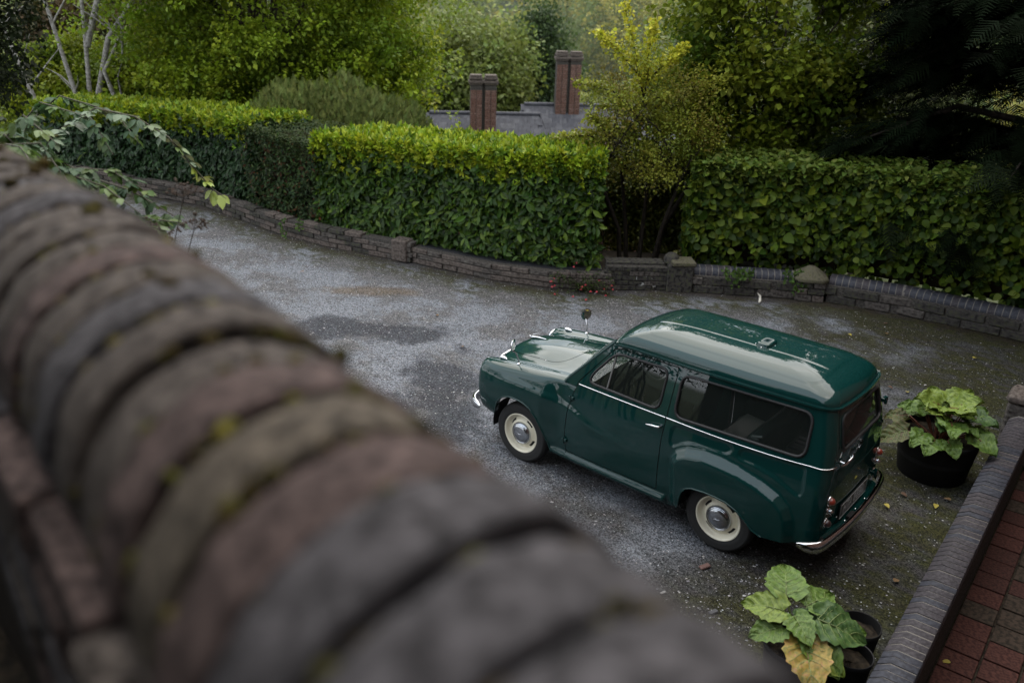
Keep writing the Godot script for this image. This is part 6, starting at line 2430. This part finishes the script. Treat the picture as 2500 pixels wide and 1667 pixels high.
func build_pots() -> void:
	var fresh := leaf_mat(Color(0.055, 0.105, 0.018), Color(0.105, 0.170, 0.030), 90)
	var deep := leaf_mat(Color(0.030, 0.070, 0.018), Color(0.065, 0.120, 0.028), 92)
	var lime := leaf_mat(Color(0.090, 0.140, 0.020), Color(0.160, 0.215, 0.032), 94)
	var autumn := leaf_mat(Color(0.13, 0.13, 0.02), Color(0.30, 0.22, 0.045), 96, Color(0.34, 0.17, 0.08))
	var rust := leaf_mat(Color(0.045, 0.062, 0.014), Color(0.075, 0.082, 0.020), 98, Color(0.090, 0.040, 0.022))
	var stalk := mat(Color(0.09, 0.12, 0.03), 0.5)
	var stalk_r := mat(Color(0.16, 0.06, 0.035), 0.5)
	var vein := mat(Color(0.17, 0.22, 0.07), 0.5)
	var mesh := []
	var veins := []
	for k in 6:
		mesh.append(big_leaf(0.30, 0.27, k + 1, 0.030, 6.0))
		veins.append(leaf_veins.commit())
	# potted plant at the bottom edge
	var pa := Vector3(1.845, 0.0, -4.27)
	var h := 0.36
	pot("plant_pot", "round black pot holding the broad-leaved plant at the bottom edge", pa, 0.205, h, true, M.pot)
	var t := thing("broad_leaved_plant", "broad-leaved plant with one yellowing leaf in the black pot at the bottom", "plant", pa + Vector3(0, h - 0.07, 0))
	# tip position (relative), outward direction, scale, material
	for q in [
		[Vector3(-0.06, 0.30, -0.16), Vector3(0.25, 0.30, -1.0), 1.00, fresh, 0],
		[Vector3(-0.10, 0.26, -0.06), Vector3(-1.0, 0.10, -0.35), 0.85, lime, 1],
		[Vector3(-0.12, 0.20, 0.02), Vector3(-1.0, -0.10, 0.20), 0.72, fresh, 2],
		[Vector3(-0.04, 0.25, -0.02), Vector3(0.2, -0.05, 0.9), 0.70, fresh, 3],
		[Vector3(0.06, 0.27, -0.10), Vector3(0.9, 0.15, -0.55), 0.85, fresh, 4],
		[Vector3(0.10, 0.25, 0.0), Vector3(1.0, -0.15, 0.35), 1.05, deep, 5],
		[Vector3(0.22, 0.18, 0.0), Vector3(1.0, -0.02, -0.05), 0.72, fresh, 0],
		[Vector3(0.05, 0.19, 0.06), Vector3(0.45, -0.35, 0.9), 0.95, fresh, 1],
		[Vector3(0.00, 0.16, 0.10), Vector3(-0.05, -0.20, 1.0), 1.05, autumn, 2],
		[Vector3(0.04, 0.15, 0.12), Vector3(0.85, -0.30, 0.8), 0.80, lime, 3],
		[Vector3(-0.02, 0.22, -0.04), Vector3(0.6, 0.05, 0.2), 0.55, deep, 4]]:
		var sc: float = q[2]
		var y: Vector3 = (q[1] as Vector3).normalized()
		var up := (Vector3(-0.10, 1.0, 0.35)).normalized()
		var f := (up - y * up.dot(y)).normalized()
		var x := y.cross(f)
		var leaf := part("leaf", mesh[q[4]], q[3], t, Transform3D(Basis(x, y, f).scaled_local(Vector3.ONE * sc), q[0]))
		var b := MB.new()
		var inv := leaf.transform.affine_inverse()
		var base := Vector3(rnd(-0.03, 0.03), 0, rnd(-0.03, 0.03))
		b.tube([inv * base, inv * (base.lerp(q[0], 0.5) + Vector3(0, 0.04, 0)), inv * q[0], inv * (q[0] + y * 0.11 * sc - f * 0.012)], [0.009, 0.008, 0.006, 0.003], 7)
		part("stalk", b, stalk if q[3] != autumn else stalk_r, leaf)
		part("veins", veins[q[4]], vein, leaf)
	pot("plant_pot", "smaller black pot of bare soil beside the broad-leaved plant", Vector3(2.185, 0, -4.25), 0.135, 0.30, true, M.pot)
	pot("plant_pot", "third dark pot tucked against the blue brick coping", Vector3(2.36, 0, -4.56), 0.135, 0.27, true, M.pot_dull)
	# rhubarb tub behind the car
	pa = Vector3(3.97, 0.0, -7.04)
	h = 0.43
	pot("planter_tub", "wide black tub planted with rhubarb behind the car", pa, 0.36, h, true, M.pot_dull)
	t = thing("rhubarb", "clump of crinkled rhubarb leaves growing in the wide black tub", "plant", pa + Vector3(0, h - 0.07, 0))
	var rm := []
	for k in 5:
		rm.append(big_leaf(0.27, 0.27, 20 + k, 0.085, 9.0))
	for k in 30:
		var a := TAU * k / 30.0 * 2.37
		var ring_: float = [0.06, 0.17, 0.30][k % 3]
		var tip := Vector3(cos(a) * ring_, [0.30, 0.25, 0.14][k % 3] + rnd(-0.03, 0.05), sin(a) * ring_)
		var d := Vector3(cos(a + rnd(-0.4, 0.4)), [0.55, 0.20, -0.15][k % 3], sin(a + rnd(-0.4, 0.4)))
		var m: Material = lime if k % 3 == 0 else (fresh if rng.randf() < 0.7 else deep)
		if k in [11, 20]:
			m = rust
		var y := d.normalized()
		var up := Vector3(rnd(-0.2, 0.2), 1.0, 0.35 + rnd(-0.2, 0.2)).normalized()
		var f := (up - y * up.dot(y)).normalized()
		var sc := rnd(0.68, 1.05)
		var leaf := part("leaf", rm[rng.randi() % 5], m, t, Transform3D(Basis(y.cross(f), y, f).scaled_local(Vector3.ONE * sc), tip))
		var b := MB.new()
		var inv := leaf.transform.affine_inverse()
		b.tube([inv * Vector3(cos(a) * 0.05, 0, sin(a) * 0.05), inv * (tip * Vector3(0.7, 0.6, 0.7)), inv * tip, inv * (tip + y * 0.09 * sc - f * 0.01)], [0.010, 0.009, 0.007, 0.003], 6)
		part("stalk", b, stalk_r, leaf)
	# one long leaf drooping over the rim towards the car
	var y0 := Vector3(-0.85, -0.35, -0.1).normalized()
	var up0 := Vector3(-0.2, 0.9, 0.5).normalized()
	var f0 := (up0 - y0 * up0.dot(y0)).normalized()
	var hang := part("leaf", mesh[1], rust, t, Transform3D(Basis(y0.cross(f0), y0, f0).scaled_local(Vector3(0.8, 0.95, 0.8)), Vector3(-0.33, 0.10, 0.05)))
	part("veins", veins[1], vein, hang)

func build_small() -> void:
	# red-flowered plant at the wall foot
	var t := thing("fuchsia", "straggling red-flowered fuchsia at the foot of the low wall", "plant", Vector3(1.05, 0.0, -11.98))
	var b := MB.new()
	var xs := []
	var cs := []
	var red := mat(Color(0.30, 0.012, 0.022), 0.5)
	for k in 26:
		var d := Vector3(rnd(-1, 1), rnd(0.25, 0.9), rnd(-0.3, 0.8)).normalized()
		var l := rnd(0.25, 0.55)
		var e := d * l
		var q := e + Vector3(d.x * 0.1, -0.12, d.z * 0.1)
		b.tube([Vector3(rnd(-0.15, 0.15), 0, 0), e, q], [0.004, 0.003, 0.0015], 4)
		for j in 22:
			var p := Vector3.ZERO.lerp(e, rnd(0.2, 1.0)) if rng.randf() < 0.6 else e.lerp(q, rng.randf())
			xs.append(leaf_on(p + Vector3(rnd(-0.04, 0.04), rnd(-0.03, 0.03), rnd(-0.04, 0.04)), Vector3.UP, rnd(0.025, 0.05), 0.9))
			cs.append(vary(Color(0.035, 0.055, 0.014), 0.35))
		if k < 20:
			var f := MB.new()
			var p: Vector3 = q + Vector3(rnd(-0.04, 0.04), -0.01, rnd(-0.02, 0.05))
			p.y = max(p.y, 0.03)
			for j in 4:
				leaf_into(f, Transform3D(Basis(Vector3.UP, j * PI / 2 + k) * Basis(Vector3.RIGHT, 2.5), p), 0.035, 0.022)
			part("flower", f, red, t)
	part("stems", b, M.bark_dark, t)
	swarm("foliage", L.laurel, M.leaf, t, xs, cs)
	# ivy trails over the low walls
	var labels := ["small ivy trail hanging over the stone wall below the mixed hedge", "ivy trail over the coping beside the round-topped pier", "ivy tuft beside the pyramid-capped pier"]
	var k2 := 0
	for q in [[-3.55, -14.18, 0.5, 0.30], [3.15, -12.0, 0.30, 0.34], [4.02, -11.92, 0.28, 0.36]]:
		var o := thing("ivy", labels[k2], "ivy", Vector3(q[0], 0, q[1]))
		xs = []
		cs = []
		b = MB.new()
		for s in 5:
			var p := Vector3(rnd(-1, 1) * q[2], q[3] + 0.06, -0.05)
			var e := p + Vector3(rnd(-0.1, 0.1), -rnd(0.1, 0.3), rnd(0.10, 0.14))
			b.tube([p, p.lerp(e, 0.4) + Vector3(0, 0.02, 0.06), e], 0.003, 4)
			for j in 26:
				xs.append(leaf_on(p.lerp(e, rng.randf()) + Vector3(rnd(-0.06, 0.06), rnd(-0.03, 0.04), rnd(0.0, 0.06)), Vector3(0, 0.5, 1), rnd(0.03, 0.055), 0.6))
				cs.append(vary(Color(0.045, 0.085, 0.015), 0.4))
		part("stems", b, M.bark_dark, o)
		swarm("foliage", L.round, M.leaf, o, xs, cs)
		k2 += 1
	# fallen leaves, each lying flat
	var lm := [mat(Color(0.27, 0.22, 0.03), 0.7), mat(Color(0.13, 0.075, 0.03), 0.8), mat(Color(0.07, 0.035, 0.018), 0.8)]
	var spots := [[4.42, -10.52, 0, "beyond the car's roof near the hedge"], [5.72, -9.82, 0, "at the right edge, under the dark hedge"], [3.76, -6.45, 0, "in front of the rhubarb tub"], [3.92, -6.52, 1, "touching the shade of the rhubarb tub"], [3.52, -6.62, 2, "between the tub and the bumper"], [-3.19, -12.40, 1, "on the far left gravel before the mixed hedge"], [3.30, -6.43, 0, "just behind the rear bumper"], [4.46, -8.75, 0, "beyond the rhubarb tub"], [2.95, -5.35, 1, "halfway along the blue brick coping"], [-0.60, -9.66, 1, "ahead of the car's bonnet"], [4.95, -10.55, 1, "against the coped wall's mossy foot"], [3.95, -11.2, 1, "before the pyramid-capped pier"], [5.1, -10.95, 2, "in the leaf mould under the coped wall"], [-1.0, -10.7, 1, "beside the damp patch on the gravel"], [2.7, -5.9, 1, "off the rear bumper's near corner"], [4.3, -8.9, 2, "on the moss far behind the car"]]
	for s in spots:
		b = MB.new()
		leaf_into(b, Transform3D(), 0.062, 0.046, 0.25, 1)
		var o := part("fallen_leaf", b, lm[s[2]], self, Transform3D(Basis(Vector3.UP, rnd(0, TAU)) * Basis(Vector3.RIGHT, -PI / 2 + rnd(-0.15, 0.15)), Vector3(s[0], 0.022, s[1])))
		tag(o, ["yellow", "tan", "dark brown"][s[2]] + " fallen leaf " + s[3], "leaf", "fallen leaves on the drive")
	for s in [[3.15, -4.75, 0], [3.25, -5.05, 1]]:
		b = MB.new()
		leaf_into(b, Transform3D(), 0.06, 0.04, 0.2, 1)
		var o := part("fallen_leaf", b, lm[s[2]], self, Transform3D(Basis(Vector3.UP, rnd(0, TAU)) * Basis(Vector3.RIGHT, -PI / 2), Vector3(s[0], -0.195, s[1])))
		tag(o, ["small yellow fallen leaf on the red tiles", "small tan fallen leaf on the red tiles"][s[2]], "leaf")
	# broken brick chip and stones
	var chips := [[1.54, -5.47, 0.045, Color(0.12, 0.068, 0.058), "flat pink chip of brick lying near the car's rear wheel"], [1.62, -5.80, 0.030, Color(0.10, 0.10, 0.10), "round grey pebble beside the rear tyre"], [1.50, -4.95, 0.035, Color(0.07, 0.07, 0.075), "dark angular stone on the drive left of the potted plant"], [1.17, -5.15, 0.022, Color(0.35, 0.35, 0.34), "small white stone between the parapet and the rear wheel"]]
	for s in chips:
		b = MB.new()
		b.box(Vector3(0, 0.2 * s[2], 0), Vector3(s[2] * 2.0, s[2] * 0.55, s[2] * 1.1), s[2] * 0.22, Basis(Vector3.UP, 0.4) * Basis(Vector3.BACK, 0.12))
		tag(part("stone_chip", b, mat(s[3], 0.9), self, Transform3D(Basis(), Vector3(s[0], 0.004, s[1]))), s[4], "stone")
	# white curl of plastic by the wall
	b = MB.new()
	b.tube([Vector3(0, 0.01, 0.06), Vector3(0.02, 0.03, 0.03), Vector3(0.02, 0.09, 0.0), Vector3(-0.02, 0.13, -0.01)], [0.012, 0.022, 0.016, 0.005], 7)
	tag(part("white_scrap", b, mat(Color(0.55, 0.52, 0.45), 0.7), self, Transform3D(Basis(), Vector3(3.54, 0.0, -11.74))), "curled white scrap lying on the moss before the coped wall", "scrap")
	# pink bloom at the corner of the near laurel hedge
	t = thing("pink_flower", "pale pink bloom at the upper corner of the clipped laurel hedge", "flower", Vector3(1.36, 0.2, -12.95))
	b = MB.new()
	b.tube([Vector3(0, 0, 0), Vector3(0.02, 1.0, 0), Vector3(0.0, 1.72, 0.0)], [0.008, 0.006, 0.004], 5)
	part("stem", b, M.bark_dark, t)
	var pk := mat(Color(0.50, 0.38, 0.38), 0.6)
	for k in 22:
		b = MB.new()
		leaf_into(b, Transform3D(any_basis(), Vector3(rng.randfn(0, 0.045), 1.78 + rng.randfn(0, 0.06), rng.randfn(0, 0.04))), 0.045, 0.035)
		part("petal", b, pk, t)

# ---------------------------------------------------------------- the house down the valley
func build_haze() -> void:
	var fog := FogVolume.new()
	fog.name = "valley_haze"
	fog.shape = RenderingServer.FOG_VOLUME_SHAPE_BOX
	fog.size = Vector3(340, 70, 190)
	fog.position = Vector3(0, 14, -136)
	var m := FogMaterial.new()
	m.density = 0.0010
	m.albedo = Color(0.86, 0.92, 0.90)
	fog.material = m
	add_child(fog)
	tag(fog, "pale haze lying over the wooded valley", "haze", "", "stuff")

func build_house() -> void:
	var at := Vector3(1.5, -7.0, -34.0)
	var h := thing("slate_house", "house down the valley showing slate roofs and two red brick chimneys", "house", at)
	var turn := Basis(Vector3.UP, 0.10)
	var b := MB.new()
	b.box(turn * Vector3(-0.5, 1.9, -1.6), Vector3(8.0, 4.4, 4.6), 0.02, turn)
	part("wall", b, M.red_brick[0], h)
	var slate := MB.new()
	slate.box(Vector3.ZERO, Vector3(0.295, 0.014, 0.34), 0.003)
	var sm := slate.commit()
	# two roofs: a low one in front on the left, a higher one to the right
	for e in 2:
		var ridge: Vector3 = [Vector3(-2.75, 6.45, -1.2), Vector3(2.0, 6.72, -2.2)][e]
		var half: float = [2.2, 3.1][e]
		var run := 2.7
		var fall := 2.0
		var rf := MB.new()
		var sl := Vector3(0, -fall, run)
		for s in [1.0, -1.0]:
			var o := turn * (ridge + Vector3(-half, 0, 0))
			var p := turn * (ridge + Vector3(half, 0, 0))
			var d := turn * Vector3(0, -fall, run * s)
			var hip := turn * Vector3(0.8, 0, 0)
			var n := (p - o).cross(d).normalized()
			if n.y < 0:
				n = -n
			rf.flat([o + n * -0.02, p + n * -0.02, p + d + hip - n * 0.02, o + d - hip - n * 0.02], n)
		for s in [1.0, -1.0]:
			var o := turn * (ridge + Vector3(half * s, 0, 0))
			var d1 := turn * Vector3(0.8 * s, -fall, run)
			var d2 := turn * Vector3(0.8 * s, -fall, -run)
			rf.flat([o, o + d1, o + d2], turn * Vector3(s, 0.4, 0).normalized())
		var roof := part("roof", rf, M.slate[0], h)
		tag(roof, ["lower slate roof with the left chimney", "higher slate roof to the right"][e], "")
		var rows := 7
		var dn := Vector3(0, -fall, run).normalized()
		var nn := Vector3(0, run, fall).normalized()
		for r in rows:
			var k := -half - 0.04 * r
			var off := 0.15 * (r % 2)
			while k < half + 0.05 * r - 0.1:
				var p := ridge + Vector3(k + off, 0, 0) + dn * (0.16 + 0.26 * r) + nn * (0.012 + rnd(0, 0.006))
				var bs := turn * Basis(Vector3.RIGHT, nn, Vector3.RIGHT.cross(nn)) * Basis(Vector3.RIGHT, 0.04)
				part("slate", sm, M.slate[rng.randi() % 2], roof, Transform3D(bs, turn * p))
				k += 0.30
		rf = MB.new()
		rf.tube([turn * (ridge + Vector3(-half, 0.02, 0)), turn * (ridge + Vector3(half, 0.02, 0))], 0.09, 8)
		part("ridge", rf, M.slate[0], roof)
	# chimneys: paired shafts with corbelled caps
	var brick := MB.new()
	brick.box(Vector3.ZERO, Vector3(0.215, 0.066, 0.05), 0.006)
	var bm := brick.commit()
	for e in 2:
		var c: Vector3 = [Vector3(-2.90, 4.3, -0.15), Vector3(0.62, 5.0, -2.0)][e]
		var top: float = [8.05, 8.85][e] - c.y
		var cb := MB.new()
		for s in [-1.0, 1.0]:
			cb.box(turn * (c + Vector3(s * 0.275, (top - 0.3) * 0.5, 0)), Vector3(0.44, top - 0.3, 0.46), 0.01, turn)
		cb.box(turn * (c + Vector3(0, (top - 0.3) * 0.5, -0.02)), Vector3(0.20, top - 0.3, 0.34), 0.01, turn)
		var ch := part("chimney", cb, M.mortar, h)
		tag(ch, ["left red brick chimney with twin shafts", "right red brick chimney half hidden by the golden shrub"][e], "")
		var capm: Material = M.stone[1]
		for q in [[0.42, 0.06, 0.52], [top - 0.34, 0.06, 0.50], [top - 0.26, 0.10, 0.56], [top - 0.13, 0.09, 0.50], [top - 0.04, 0.08, 0.44]]:
			var k := MB.new()
			for s in [-1.0, 1.0]:
				k.box(turn * (c + Vector3(s * 0.285, q[0], 0)), Vector3(q[2], q[1], q[2] + 0.02), 0.015, turn)
			part("cap", k, capm, ch)
		var rows := int((top - 0.95) / 0.076)
		for s in [-1.0, 1.0]:
			for r in rows:
				for k in 2:
					var x: float = s * 0.275 + (k - 0.5) * 0.225
					var w := 1.0
					part("brick", bm, M.red_brick[rng.randi() % 2], ch, Transform3D(turn.scaled_local(Vector3(0.96, 1, 1)), turn * (c + Vector3(x, 0.50 + 0.076 * r, 0.225 + rnd(-0.004, 0.004)))))
